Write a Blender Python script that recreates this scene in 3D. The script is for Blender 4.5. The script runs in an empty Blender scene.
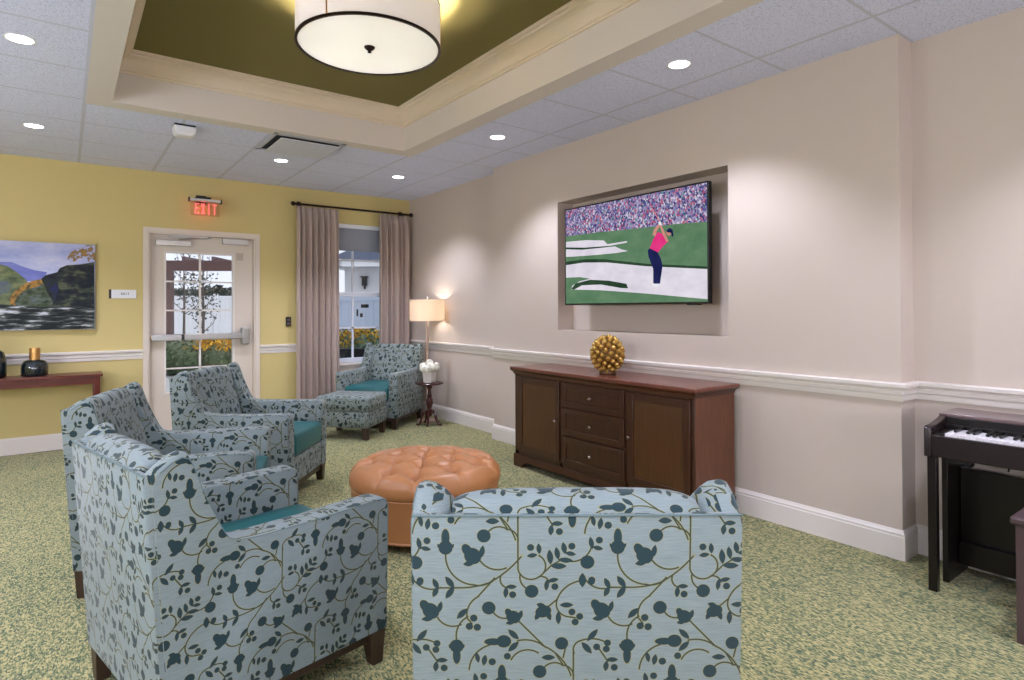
import bpy, bmesh, math, random
import numpy as np
from mathutils import Vector, Matrix
from math import sin, cos, pi, radians, sqrt, atan2
random.seed(7)
S = bpy.context.scene
COL = S.collection

# ------------------------------------------------------------ camera
YAW, PIT, ROLL = 0.6408, 0.0089, -0.0039
Fv = Vector((sin(YAW)*cos(PIT), cos(YAW)*cos(PIT), sin(PIT)))
Rv = Vector((cos(YAW), -sin(YAW), 0)); Uv = Rv.cross(Fv)
R2 = Rv*cos(ROLL)+Uv*sin(ROLL); U2 = -Rv*sin(ROLL)+Uv*cos(ROLL)
cam_data = bpy.data.cameras.new('camera'); cam = bpy.data.objects.new('camera', cam_data); COL.objects.link(cam)
M3 = Matrix((R2, U2, -Fv)).transposed()
cam.matrix_world = Matrix.Translation((0, 0, 1.3088)) @ M3.to_4x4()
cam_data.sensor_width = 36.0
cam_data.lens = 600.49/1024*36
cam_data.shift_y = (303.91-340)/1024
cam_data.clip_start = 0.05; cam_data.clip_end = 300
S.camera = cam

# ------------------------------------------------------------ world, sun, exposure
EXPO = 1.25; EX = 2**EXPO
wd = bpy.data.worlds.new('overcast_sky'); S.world = wd; wd.use_nodes = True
bgn = wd.node_tree.nodes['Background']
bgn.inputs[0].default_value = (0.88, 0.92, 1.0, 1); bgn.inputs[1].default_value = 1.1/EX
sun = bpy.data.lights.new('sun', 'SUN'); sun.energy = 1.6/EX; sun.angle = radians(25); sun.color = (1, .96, .9)
so = bpy.data.objects.new('sun', sun); COL.objects.link(so); so.rotation_euler = (radians(42), 0, radians(20)); so.location = (0, 0, 12)
S.view_settings.view_transform = 'Standard'; S.view_settings.look = 'None'
S.view_settings.exposure = EXPO; S.view_settings.gamma = 1.0; S.view_settings.use_curve_mapping = False
SPOT_W = 37.0; SPOT_COL = (0.92, 0.97, 1.2); DRUM_W = 21.0; LAMP_W = 2.2; GLOBE_L = 40.0
cy = S.cycles
cy.max_bounces = 10; cy.diffuse_bounces = 5; cy.glossy_bounces = 3; cy.transmission_bounces = 6; cy.transparent_max_bounces = 10
cy.sample_clamp_indirect = 6.0; cy.caustics_reflective = False; cy.caustics_refractive = False

# ------------------------------------------------------------ materials
def lin(r, g, b):
    f = lambda c: (c/255/12.92 if c/255 <= .04045 else ((c/255+.055)/1.055)**2.4)
    return (f(r), f(g), f(b), 1)
class NT:
    def __init__(s, name):
        s.m = bpy.data.materials.new(name); s.m.use_nodes = True; s.t = s.m.node_tree; s.t.nodes.clear()
        s.out = s.n('ShaderNodeOutputMaterial')
    def n(s, k, **kw):
        x = s.t.nodes.new(k)
        for a, b in kw.items(): setattr(x, a, b)
        return x
    def put(s, sock, v):
        if isinstance(v, bpy.types.NodeSocket): s.t.links.new(v, sock)
        elif v is not None: sock.default_value = v
    def math(s, op, a, b=None, c=None, clamp=False):
        x = s.n('ShaderNodeMath', operation=op, use_clamp=clamp)
        s.put(x.inputs[0], a); s.put(x.inputs[1], b); s.put(x.inputs[2], c); return x.outputs[0]
    def vm(s, op, a, b=None, c=None, scale=None):
        x = s.n('ShaderNodeVectorMath', operation=op)
        s.put(x.inputs[0], a); s.put(x.inputs[1], b); s.put(x.inputs[2], c)
        if scale is not None: s.put(x.inputs['Scale'], scale)
        return x.outputs['Value'] if op in ('LENGTH', 'DISTANCE', 'DOT_PRODUCT') else x.outputs[0]
    def mix(s, f, a, b):
        x = s.n('ShaderNodeMix', data_type='RGBA'); s.put(x.inputs[0], f); s.put(x.inputs[6], a); s.put(x.inputs[7], b); return x.outputs[2]
    def obj(s, scale=(1, 1, 1)):
        c = s.n('ShaderNodeTexCoord').outputs['Object']
        m = s.n('ShaderNodeMapping'); m.inputs['Scale'].default_value = scale; s.put(m.inputs[0], c); return m.outputs[0]
    def noise(s, v, sc, det=2, rough=.5, out=0):
        x = s.n('ShaderNodeTexNoise'); s.put(x.inputs['Vector'], v); x.inputs['Scale'].default_value = sc
        x.inputs['Detail'].default_value = det; x.inputs['Roughness'].default_value = rough; return x.outputs[out]
    def ramp(s, f, stops):
        x = s.n('ShaderNodeValToRGB'); s.put(x.inputs[0], f); e = x.color_ramp.elements
        while len(e) < len(stops): e.new(.5)
        for k, (p, c) in enumerate(stops): e[k].position = p; e[k].color = c
        return x.outputs[0]
    def bump(s, h, st=.3, dist=.01):
        x = s.n('ShaderNodeBump'); s.put(x.inputs['Height'], h); x.inputs['Strength'].default_value = st; x.inputs['Distance'].default_value = dist; return x.outputs[0]
    def bsdf(s, col, rough=.5, metal=0, spec=.5, normal=None, **kw):
        p = s.n('ShaderNodeBsdfPrincipled')
        s.put(p.inputs['Base Color'], col); s.put(p.inputs['Roughness'], rough); s.put(p.inputs['Metallic'], metal); s.put(p.inputs['Specular IOR Level'], spec)
        if normal is not None: s.put(p.inputs['Normal'], normal)
        for k, v in kw.items(): s.put(p.inputs[k.replace('_', ' ')], v)
        s.t.links.new(p.outputs[0], s.out.inputs[0]); return p
MATS = {}
def plain(name, col, rough=.5, metal=0, spec=.5, var=.06, nsc=30, bump=0, **kw):
    if name in MATS: return MATS[name]
    t = NT(name); v = t.obj(); f = t.noise(v, nsc, 3)
    c = tuple(col[:3]); lo = tuple(max(0, x*(1-var)) for x in c)+(1,); hi = tuple(min(1, x*(1+var)) for x in c)+(1,)
    cc = t.mix(f, lo, hi)
    nm = t.bump(f, bump, .003) if bump else None
    t.bsdf(cc, rough, metal, spec, nm, **kw); MATS[name] = t.m; return t.m
def emis(name, col, st):
    t = NT(name); e = t.n('ShaderNodeEmission'); e.inputs[0].default_value = col; e.inputs[1].default_value = st
    t.t.links.new(e.outputs[0], t.out.inputs[0]); MATS[name] = t.m; return t.m
def wood(name, a, b, rough=.35, scale=(8, 1, 8), spec=.5):
    t = NT(name); v = t.obj(scale); f = t.noise(v, 4, 6, .6); g = t.noise(v, 18, 3, .6)
    c = t.mix(t.math('MULTIPLY', f, t.math('ADD', g, .5)), a, b)
    t.bsdf(c, rough, 0, spec, t.bump(g, .06, .002)); MATS[name] = t.m; return t.m

wall_beige = plain('beige_wall_paint', lin(198, 184, 173), .75, var=.012, nsc=4, spec=.3)
wall_yellow = plain('yellow_wall_paint', lin(204, 185, 126), .75, var=.015, nsc=4, spec=.3)
trim_white = plain('white_trim_paint', lin(226, 218, 212), .4, var=.01, spec=.5)
drywall = plain('cream_drywall_paint', lin(216, 206, 200), .7, var=.01)
crown_mat = plain('cream_crown_paint', lin(224, 206, 184), .55, var=.01)
green_ceil = plain('olive_ceiling_paint', lin(122, 112, 68), .75, var=.02, nsc=3, spec=.2)
door_paint = plain('off_white_door_paint', lin(216, 203, 190), .5, var=.01)
def mk_tile():
    t = NT('ceiling_tile'); c = t.n('ShaderNodeTexCoord').outputs['Object']
    sx = t.n('ShaderNodeSeparateXYZ'); t.put(sx.inputs[0], c)
    def line(o, o0, w):
        a = t.math('SUBTRACT', o, o0-.6145/2); a = t.math('WRAP', a, .6145, 0.0); a = t.math('SUBTRACT', a, .6145/2)
        return t.math('LESS_THAN', t.math('ABSOLUTE', a), w)
    m = t.math('MAXIMUM', line(sx.outputs[0], .11, .012), line(sx.outputs[1], 1.29, .009))
    n1 = t.noise(c, 160, 2, .6); n2 = t.noise(c, 420, 1)
    sp = t.ramp(n1, [(.33, lin(166, 168, 192)), (.45, lin(222, 225, 252))])
    col = t.mix(m, sp, lin(198, 199, 220))
    t.bsdf(col, .85, 0, .2, t.bump(t.math('ADD', n1, n2), .25, .003)); return t.m
tile_mat = mk_tile()
def mk_carpet():
    t = NT('mottled_green_carpet'); v = t.obj((170, 60, 1)); v2 = t.obj((420, 300, 200)); v3 = t.obj((1, 1, 1))
    a = t.noise(v, 1, 2, .6); b = t.noise(v2, 1, 1, .5); big = t.noise(v3, 1.5, 2)
    vo = t.n('ShaderNodeTexVoronoi'); t.put(vo.inputs['Vector'], t.obj((170, 75, 1))); vo.inputs['Scale'].default_value = 1
    sx = t.n('ShaderNodeSeparateColor'); t.put(sx.inputs[0], vo.outputs['Color'])
    f = t.math('MULTIPLY_ADD', a, .85, t.math('MULTIPLY', sx.outputs[0], .42)); f = t.math('MULTIPLY_ADD', b, .42, f); f = t.math('SUBTRACT', f, .30)
    f = t.math('MULTIPLY_ADD', t.math('SUBTRACT', big, .5), .1, f)
    col = t.ramp(f, [(.30, lin(58, 78, 58)), (.42, lin(92, 106, 72)), (.52, lin(126, 130, 90)), (.60, lin(150, 144, 96)), (.72, lin(188, 173, 122))])
    h = t.math('ADD', b, t.math('MULTIPLY', a, .7))
    t.bsdf(col, .95, 0, .05, t.bump(h, .5, .006), Sheen_Weight=.15); return t.m
carpet = mk_carpet()
walnut = wood('dark_walnut', lin(42, 20, 14), lin(96, 52, 34), .3, (3, 1, 14))
walnut_v = wood('dark_walnut_frame', lin(34, 18, 10), lin(84, 48, 28), .33, (14, 14, 1.2)); walnut_p = wood('warm_walnut_panel', lin(50, 29, 14), lin(104, 66, 34), .36, (16, 10, 1.0)); walnut_s = wood('red_walnut_side', lin(64, 32, 20), lin(128, 78, 52), .33, (14, 14, 1.4))
mahogany = wood('mahogany', lin(70, 24, 18), lin(118, 48, 34), .28, (1, 8, 8))
espresso = wood('espresso_chair_wood', lin(38, 28, 22), lin(72, 50, 38), .4, (10, 10, 2))
pedwood = wood('carved_dark_mahogany', lin(40, 12, 14), lin(84, 34, 32), .25, (8, 8, 3))
blackgloss = plain('black_piano_case', lin(20, 15, 15), .28, var=.05, spec=.4)
pianobrown = plain('dark_rosewood_piano', lin(34, 22, 24), .25, var=.04, spec=.6)
benchm = plain('brown_bench_lacquer', lin(84, 66, 68), .3, var=.05)
ivory = plain('white_key_plastic', lin(232, 226, 230), .25, var=.01)
ebony = plain('black_key_plastic', lin(18, 16, 18), .3)
leather = plain('tan_leather', lin(184, 124, 78), .38, var=.07, nsc=9, spec=.45)
vinyl = plain('teal_vinyl', lin(28, 92, 94), .36, var=.05, nsc=12, spec=.4)
steel = plain('brushed_steel', lin(176, 174, 172), .35, .85)
alum = plain('satin_aluminium', lin(200, 196, 192), .35, .5)
darkmetal = plain('dark_bronze_metal', lin(40, 24, 20), .35, .6)
blackp = plain('black_plastic', lin(16, 16, 18), .35)
whitep = plain('white_plastic', lin(225, 224, 228), .4, var=.01)
goldm = plain('antique_gold', lin(200, 160, 84), .32, .75, var=.25, nsc=60)
brass = plain('brushed_brass', lin(206, 158, 98), .3, .85)
vaseglaze = plain('dark_green_glaze', lin(14, 26, 30), .1, spec=.8)
vinylw = plain('window_vinyl', lin(226, 230, 240), .45, var=.01)
curtain_m = plain('taupe_curtain_cloth', lin(176, 157, 147), .85, var=.05, nsc=90, bump=.15, Sheen_Weight=.2)
shadecloth = plain('grey_roller_shade', lin(142, 146, 158), .8)
linen = None
def mk_trans(name, col, f, rough_col=None):
    t = NT(name); d = t.n('ShaderNodeBsdfDiffuse'); d.inputs[0].default_value = col
    r = t.n('ShaderNodeBsdfTranslucent'); r.inputs[0].default_value = rough_col or col
    v = t.obj((120, 120, 120)); nz = t.noise(v, 1, 1)
    m = t.n('ShaderNodeMixShader'); t.put(m.inputs[0], t.math('MULTIPLY_ADD', nz, .04, f-.02)); t.t.links.new(d.outputs[0], m.inputs[1]); t.t.links.new(r.outputs[0], m.inputs[2])
    t.t.links.new(m.outputs[0], t.out.inputs[0]); MATS[name] = t.m; return t.m
shade_linen = mk_trans('linen_lampshade', lin(240, 228, 212), .5)
drum_cloth = mk_trans('drum_shade_fabric', lin(243, 236, 228), .4, (.42, .43, .48, 1))
drum_diff = mk_trans('frosted_acrylic_diffuser', lin(250, 246, 242), .5, (.52, .55, .61, 1))
def mk_glass(name, tint=(.97, .98, 1, 1), k=.06):
    t = NT(name); a = t.n('ShaderNodeBsdfTransparent'); a.inputs[0].default_value = tint
    g = t.n('ShaderNodeBsdfGlossy'); g.inputs['Roughness'].default_value = .02
    fr = t.n('ShaderNodeFresnel'); fr.inputs[0].default_value = 1.45
    m = t.n('ShaderNodeMixShader'); t.put(m.inputs[0], t.math('MULTIPLY', fr.outputs[0], .8)); t.t.links.new(a.outputs[0], m.inputs[1]); t.t.links.new(g.outputs[0], m.inputs[2])
    t.t.links.new(m.outputs[0], t.out.inputs[0]); MATS[name] = t.m; return t.m
glass = mk_glass('clear_glass'); glass_blue = mk_glass('insect_screen_glass', (.82, .88, .98, 1))
lens_e = emis('downlight_lens', (1, .97, .93, 1), 6.0)

# ---- botanical upholstery: a tiling vine print, drawn by distance fields in the cloth's own UV (metres)
def mk_fabric(name, base_a, base_b, leafc, stemc, goldc):
    t = NT(name)
    uv = t.n('ShaderNodeTexCoord').outputs['UV']
    K = .000419
    mp = t.n('ShaderNodeMapping'); t.put(mp.inputs[0], uv)
    mp.inputs['Scale'].default_value = (1/K, -1/K, 0); mp.inputs['Location'].default_value = (.356/K+10, .857/K+20, 0)
    sx = t.n('ShaderNodeSeparateXYZ'); t.put(sx.inputs[0], mp.outputs[0])
    A, BX, BY = 885.0, 286.0, 740.0
    k = t.math('FLOOR', t.math('DIVIDE', t.math('SUBTRACT', sx.outputs[1], 20.0), BY))
    yy = t.math('MULTIPLY_ADD', k, -BY, sx.outputs[1])
    xx = t.math('WRAP', t.math('MULTIPLY_ADD', k, -BX, sx.outputs[0]), A, 0.0)
    cx = t.n('ShaderNodeCombineXYZ'); t.put(cx.inputs[0], xx); t.put(cx.inputs[1], yy); P = cx.outputs[0]
    arcs = [((665,350),(697,300),(665,238)),((555,310),(600,362),(665,350)),((780,255),(850,268),(930,200)),((565,345),(572,385),(600,415)),
      ((668,350),(695,355),(715,380)),((552,265),(490,325),(420,375)),((345,460),(300,510),(290,570)),((290,570),(245,620),(237,700)),
      ((490,305),(420,308),(365,270)),((183,235),(220,340),(330,395)),((330,395),(385,393),(430,362)),((20,370),(60,405),(150,410)),
      ((250,410),(320,405),(400,385)),((870,375),(800,410),(755,480)),((755,480),(765,540),(820,570)),((405,105),(450,82),(500,95)),
      ((500,95),(545,120),(556,150)),((465,350),(470,390),(495,410)),((140,575),(190,615),(255,612)),((430,548),(460,572),(500,575)),
      ((560,698),(630,700),(690,730)),((400,725),(330,775),(300,850)),((843,765),(850,720),(880,700)),((880,700),(940,690),(1010,710)),
      ((690,730),(770,790),(825,880)),((655,765),(600,750),(520,800))]
    segs = [((555,20),(555,312)),((668,350),(725,292)),((725,292),(780,258)),((420,375),(345,460)),((150,410),(250,410)),((755,475),(712,512)),
      ((462,30),(500,90)),((560,595),(690,730)),((685,0),(735,75)),((295,580),(315,605)),((820,570),(850,575)),((800,740),(788,792)),((843,760),(843,775))]
    balls = [(912,273,36),(973,155,18),(625,430,35),(745,405,18),(48,378,18),(935,370,18),(833,543,18),(873,568,18),(850,598,18),(380,130,35),
      (527,448,18),(325,575,19),(302,620,19),(343,625,19),(403,520,35),(780,715,34),(1018,713,18),(1012,747,18),(962,735,18),(133,75,19),(212,45,18),(768,108,18),(832,187,18),(620,193,18)]
    # ellipses: x, y, half length, half width, angle in degrees (y down)
    els = [(932,170,33,13,80),(965,197,28,12,12),(736,370,28,12,-12),(702,397,30,12,95),(130,388,32,14,65),(128,432,30,14,-65),(203,380,38,16,55),(203,436,38,16,-55),
      (887,370,38,19,90),(805,505,35,14,0),(763,575,35,14,90),(425,52,35,15,0),(520,405,28,12,0),(492,435,30,13,95),(265,550,38,16,-45),
      (940,670,42,15,-50),(910,740,40,16,50),(57,52,28,12,80),(93,66,30,14,100),(757,65,30,13,0),(725,100,28,14,95),(720,245,40,16,85),(757,225,34,14,80),
      (792,197,32,14,80),(825,227,28,12,10),(800,262,38,14,5),(765,294,40,16,0),(663,200,28,13,85),(628,236,27,12,-8),
      # acorns, birds and big leaves
      (183,192,36,38,0),(183,140,48,21,90),(150,186,16,8,60),(217,186,16,8,120),
      (322,238,46,42,45),(292,205,34,24,60),(370,215,34,14,100),(303,278,30,15,-10),
      (103,535,46,40,45),(73,507,34,24,60),(150,515,32,13,105),(85,578,30,14,-5),
      (235,728,36,36,0),(235,780,46,20,90),(203,732,16,8,60),(267,732,16,8,120),
      (530,570,38,34,30),(507,548,26,18,60),(565,560,28,13,110),(515,600,24,12,-10),
      (685,540,42,32,-20),(675,508,26,14,20),(712,560,30,14,70),(655,565,24,13,-60),
      (480,703,38,34,0),(425,705,46,19,0),(530,665,38,15,45),(530,732,38,15,-45)]
    def cps(bb):
        r = []
        for i in (-1, 0, 1):
            for j in (-1, 0, 1):
                ox, oy = A*i+BX*j, BY*j
                if bb[0]+ox-6 < A and bb[2]+ox+6 > 0 and bb[1]+oy-6 < 20+BY and bb[3]+oy+6 > 20: r.append((ox, oy))
        return r
    state = {'s': None, 'l': None}
    def acc(key, d):
        state[key] = d if state[key] is None else t.math('MINIMUM', state[key], d)
    for a, b in segs:
        for ox, oy in cps((min(a[0], b[0]), min(a[1], b[1]), max(a[0], b[0]), max(a[1], b[1]))):
            ax, ay = a[0]+ox, a[1]+oy; dx, dy = b[0]-a[0], b[1]-a[1]; L2 = dx*dx+dy*dy
            pa = t.vm('SUBTRACT', P, (ax, ay, 0)); h = t.math('MULTIPLY', t.vm('DOT_PRODUCT', pa, (dx/L2, dy/L2, 0)), 1.0, clamp=True)
            acc('s', t.vm('DISTANCE', pa, t.vm('SCALE', (dx, dy, 0), scale=h)))
    for a, b, c in arcs:
        (x1, y1), (x2, y2), (x3, y3) = a, b, c
        D = 2*(x1*(y2-y3)+x2*(y3-y1)+x3*(y1-y2))
        ux = ((x1*x1+y1*y1)*(y2-y3)+(x2*x2+y2*y2)*(y3-y1)+(x3*x3+y3*y3)*(y1-y2))/D
        uy = ((x1*x1+y1*y1)*(x3-x2)+(x2*x2+y2*y2)*(x1-x3)+(x3*x3+y3*y3)*(x2-x1))/D
        R = math.hypot(x1-ux, y1-uy)
        t1, t2, t3 = [atan2(q[1]-uy, q[0]-ux) for q in (a, b, c)]
        w = lambda z: (z+pi) % (2*pi)-pi
        d1, d3 = w(t1-t2), w(t3-t2); mid = t2+(d1+d3)/2; half = abs(d1-d3)/2+.02
        pts = [(ux+R*cos(mid+half*q), uy+R*sin(mid+half*q)) for q in (-1, -.5, 0, .5, 1)]
        bb = (min(p[0] for p in pts), min(p[1] for p in pts), max(p[0] for p in pts), max(p[1] for p in pts))
        for ox, oy in cps(bb):
            pa = t.vm('SUBTRACT', P, (ux+ox, uy+oy, 0)); ln = t.vm('LENGTH', pa)
            dt = t.vm('DOT_PRODUCT', pa, (-cos(mid), -sin(mid), 0)); e = t.math('MULTIPLY_ADD', ln, cos(half), dt)
            acc('s', t.math('MAXIMUM', t.math('ABSOLUTE', t.math('SUBTRACT', ln, R)), e))
    for x, y, r in balls:
        for ox, oy in cps((x-r, y-r, x+r, y+r)):
            acc('l', t.math('SUBTRACT', t.vm('DISTANCE', P, (x+ox, y+oy, 0)), float(r)))
    for x, y, a, b, an in els:
        m = max(a, b)
        for ox, oy in cps((x-m, y-m, x+m, y+m)):
            q = t.n('ShaderNodeMapping', vector_type='TEXTURE'); t.put(q.inputs[0], P)
            q.inputs['Location'].default_value = (x+ox, y+oy, 0); q.inputs['Rotation'].default_value = (0, 0, radians(an)); q.inputs['Scale'].default_value = (a, b, 1)
            mm = float(min(a, b))
            if a/b > 1.8 and a < 45:      # pointed leaf: |y| + x*x - 1
                sp = t.n('ShaderNodeSeparateXYZ'); t.put(sp.inputs[0], q.outputs[0])
                f_ = t.math('MULTIPLY_ADD', sp.outputs[0], t.math('MULTIPLY', sp.outputs[0], .95), t.math('ABSOLUTE', sp.outputs[1]))
                acc('l', t.math('MULTIPLY_ADD', f_, mm*1.1, -mm*1.1))
            else: acc('l', t.math('MULTIPLY_ADD', t.vm('LENGTH', q.outputs[0]), mm, -mm))
    ds = t.math('SUBTRACT', state['s'], 3.9); dl = state['l']
    dall = t.math('MINIMUM', ds, dl)
    gold_f = t.math('LESS_THAN', dall, 2.4)
    st_f = t.math('LESS_THAN', ds, 0.0); lf_f = t.math('LESS_THAN', dl, 0.0)
    # slubbed ground weave
    wv = t.n('ShaderNodeMapping'); t.put(wv.inputs[0], uv); wv.inputs['Scale'].default_value = (18, 520, 1)
    w1 = t.noise(wv.outputs[0], 1, 3, .65)
    wv2 = t.n('ShaderNodeMapping'); t.put(wv2.inputs[0], uv); wv2.inputs['Scale'].default_value = (900, 260, 1)
    w2 = t.noise(wv2.outputs[0], 1, 1)
    ground = t.mix(t.math('MULTIPLY_ADD', t.math('SUBTRACT', w1, .5), 1.8, .5, clamp=True), base_a, base_b)
    c = t.mix(gold_f, ground, goldc); c = t.mix(st_f, c, stemc); c = t.mix(lf_f, c, leafc)
    t.bsdf(c, .75, 0, .25, t.bump(t.math('ADD', w1, w2), .12, .002), Sheen_Weight=.15)
    MATS[name] = t.m; return t.m
fabric = mk_fabric('botanical_vine_upholstery', lin(104, 118, 120), lin(138, 147, 146), lin(28, 51, 56), lin(48, 58, 46), lin(136, 130, 86))
seam_m = plain('dark_seam_thread', lin(98, 116, 118), .8)

# ------------------------------------------------------------ mesh helpers
class MB:
    def __init__(s, org=(0, 0, 0)):
        s.v = []; s.f = []; s.mi = []; s.o = Vector(org)
    def add(s, vs, fs, m=0):
        b = len(s.v); s.v += [Vector(p)-s.o for p in vs]
        for f in fs: s.f.append(tuple(b+i for i in f)); s.mi.append(m)
        return s
    def box(s, x0, y0, z0, x1, y1, z1, m=0):
        vs = [(x, y, z) for z in (z0, z1) for y in (y0, y1) for x in (x0, x1)]
        return s.add(vs, [(0, 2, 3, 1), (4, 5, 7, 6), (0, 1, 5, 4), (2, 6, 7, 3), (0, 4, 6, 2), (1, 3, 7, 5)], m)
    def loft(s, rings, m=0, cap=True, close=True):
        n = len(rings[0]); vs = [p for r in rings for p in r]; fs = []
        for i in range(len(rings)-1):
            for j in range(n if close else n-1):
                k = (j+1) % n; fs.append((i*n+j, i*n+k, (i+1)*n+k, (i+1)*n+j))
        if cap: fs.append(tuple(range(n))[::-1]); fs.append(tuple((len(rings)-1)*n+j for j in range(n)))
        return s.add(vs, fs, m)
    def prism(s, poly, axis, a, b, m=0):
        f = {'x': lambda p, q: (q, p[0], p[1]), 'y': lambda p, q: (p[0], q, p[1]), 'z': lambda p, q: (p[0], p[1], q)}[axis]
        return s.loft([[f(p, a) for p in poly], [f(p, b) for p in poly]], m)
    def lathe(s, prof, c=(0, 0, 0), n=32, m=0, cap=True):
        return s.loft([[(c[0]+r*cos(2*pi*k/n), c[1]+r*sin(2*pi*k/n), c[2]+z) for k in range(n)] for r, z in prof], m, cap)
    def tube(s, pts, r, n=8, m=0, cap=True):
        pts = [Vector(p) for p in pts]; rings = []; up = Vector((0, 0, 1)); prev = None
        for i, p in enumerate(pts):
            d = (pts[min(i+1, len(pts)-1)]-pts[max(i-1, 0)]).normalized()
            if prev is None:
                a = d.cross(up if abs(d.z) < .9 else Vector((1, 0, 0))).normalized()
            else: a = (prev-d*prev.dot(d)).normalized()
            prev = a; b = d.cross(a); rr = r[i] if isinstance(r, (list, tuple)) else r
            rings.append([p+a*rr*cos(2*pi*k/n)+b*rr*sin(2*pi*k/n) for k in range(n)])
        return s.loft(rings, m, cap)
    def sphere(s, c, r, n=10, k=6, m=0, sc=(1, 1, 1)):
        rings = [[(c[0]+r*sc[0]*sin(pi*i/k)*cos(2*pi*j/n), c[1]+r*sc[1]*sin(pi*i/k)*sin(2*pi*j/n), c[2]+r*sc[2]*cos(pi*i/k)) for j in range(n)] for i in range(1, k)]
        b = len(s.v); s.loft(rings, m, False)
        s.v += [Vector((c[0], c[1], c[2]+r*sc[2]))-s.o, Vector((c[0], c[1], c[2]-r*sc[2]))-s.o]; t0 = len(s.v)-2
        for j in range(n):
            s.f.append((b+j, b+(j+1) % n, t0)); s.mi.append(m); q = b+(k-2)*n; s.f.append((q+(j+1) % n, q+j, t0+1)); s.mi.append(m)
        return s
    def sweep(s, path, prof, m=0, closed=False):
        """profile (offset to the right of travel, z) along an xy path with mitred corners"""
        n = len(path); rings = []
        for i in range(n):
            a = path[i-1] if (i > 0 or closed) else None; c = path[(i+1) % n] if (i < n-1 or closed) else None; p = path[i]
            nrm = []
            if a is not None: d = Vector((p[0]-a[0], p[1]-a[1])).normalized(); nrm.append(Vector((d.y, -d.x)))
            if c is not None: d = Vector((c[0]-p[0], c[1]-p[1])).normalized(); nrm.append(Vector((d.y, -d.x)))
            if len(nrm) == 2: q = nrm[0]+nrm[1]; q = q/ (1+nrm[0].dot(nrm[1]))
            else: q = nrm[0]
            rings.append([(p[0]+q.x*o, p[1]+q.y*o, z) for o, z in prof])
        if closed: rings.append(rings[0])
        return s.loft(rings, m, not closed)
    def build(s, name, mats, parent=None, bevel=0, seg=2, smooth=True, angle=38, uv=None, loc=None):
        me = bpy.data.meshes.new(name); me.from_pydata(s.v, [], s.f); me.update()
        bm = bmesh.new(); bm.from_mesh(me); bmesh.ops.recalc_face_normals(bm, faces=bm.faces); bm.to_mesh(me); bm.free()
        mats = mats if isinstance(mats, (list, tuple)) else [mats]
        for m in mats: me.materials.append(m)
        me.polygons.foreach_set('material_index', s.mi)
        if smooth:
            me.polygons.foreach_set('use_smooth', [True]*len(me.polygons)); me.set_sharp_from_angle(angle=radians(angle))
        if uv:
            ul = me.uv_layers.new(name='UVMap')
            for p in me.polygons:
                nr = p.normal
                for li in p.loop_indices:
                    co = me.vertices[me.loops[li].vertex_index].co; ul.data[li].uv = uv(co, nr)
        o = bpy.data.objects.new(name, me); COL.objects.link(o)
        if parent: o.parent = parent
        if loc: o.location = loc
        if bevel:
            b = o.modifiers.new('bevel', 'BEVEL'); b.width = bevel; b.segments = seg; b.limit_method = 'ANGLE'; b.angle_limit = radians(35); b.harden_normals = False
            me.set_sharp_from_angle(angle=radians(75)) if smooth else None
        return o
def tag(o, label=None, cat=None, group=None, kind=None):
    if label: o['label'] = label
    if cat: o['category'] = cat
    if group: o['group'] = group
    if kind: o['kind'] = kind
    return o
def thing(name, loc, label=None, cat=None, rz=0, group=None, kind=None):
    o = bpy.data.objects.new(name, None); o.empty_display_size = .1; COL.objects.link(o); o.location = loc; o.rotation_euler = (0, 0, rz)
    return tag(o, label, cat, group, kind)
def copy_tree(o, parent=None):
    c = o.copy(); COL.objects.link(c); c.parent = parent
    for ch in list(o.children): copy_tree(ch, c)
    return c
def struct(name, mb, mats, **kw):
    o = mb.build(name, mats, smooth=kw.pop('smooth', False), **kw); o['kind'] = 'structure'; return o
def uvbox(co, n):
    ax = abs(n.x); ay = abs(n.y); az = abs(n.z)
    if az > .75: return (co.x, co.y+co.z)
    if ax > ay: return (co.y+.02, co.z)
    return (co.x, co.z)

# ------------------------------------------------------------ room shell
H = 2.74; XW = 3.49; XF = 3.638; XN = 3.661; YB = 7.13; Y1 = 1.297; Y2 = 4.989; XL = -6.0; YS = -5.0
struct('floor', MB().box(XL-.15, YS-.15, -.12, 3.9, YB+.15, 0), carpet)
# back wall with door and window openings
DX0, DX1, DZ = .66, 1.745, 2.14; WX0, WX1, WZ0, WZ1 = 2.44, 3.33, .66, 2.37
b = MB(); T = .16
b.box(XL-.15, YB, 0, DX0, YB+T, H); b.box(DX0, YB, DZ, DX1, YB+T, H); b.box(DX1, YB, 0, WX0, YB+T, H)
b.box(WX0, YB, 0, WX1, YB+T, WZ0); b.box(WX0, YB, WZ1, WX1, YB+T, H); b.box(WX1, YB, 0, 3.9, YB+T, H)
struct('wall_back', b, wall_yellow)
# right wall: far recess, projecting bay with the television niche, near recess
NY0, NY1, NZ0, NZ1, ND = 2.305, 4.002, 1.124, 2.25, .18
b = MB()
b.box(XF, Y2-.02, 0, 3.9, YB, H)
b.box(XW, Y1, 0, 3.9, NY0, H); b.box(XW, NY1, 0, 3.9, Y2, H)
b.box(XW, NY0, 0, 3.9, NY1, NZ0); b.box(XW, NY0, NZ1, 3.9, NY1, H); b.box(XW+ND, NY0, NZ0, 3.9, NY1, NZ1)
b.box(XN, YS, 0, 3.9, Y1+.02, H)
struct('wall_right', b, wall_beige)
struct('wall_left', MB().box(XL-.15, YS, 0, XL, YB, H), wall_yellow)
struct('wall_front', MB().box(XL-.15, YS-.15, 0, 3.9, YS, H), wall_beige)
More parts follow.
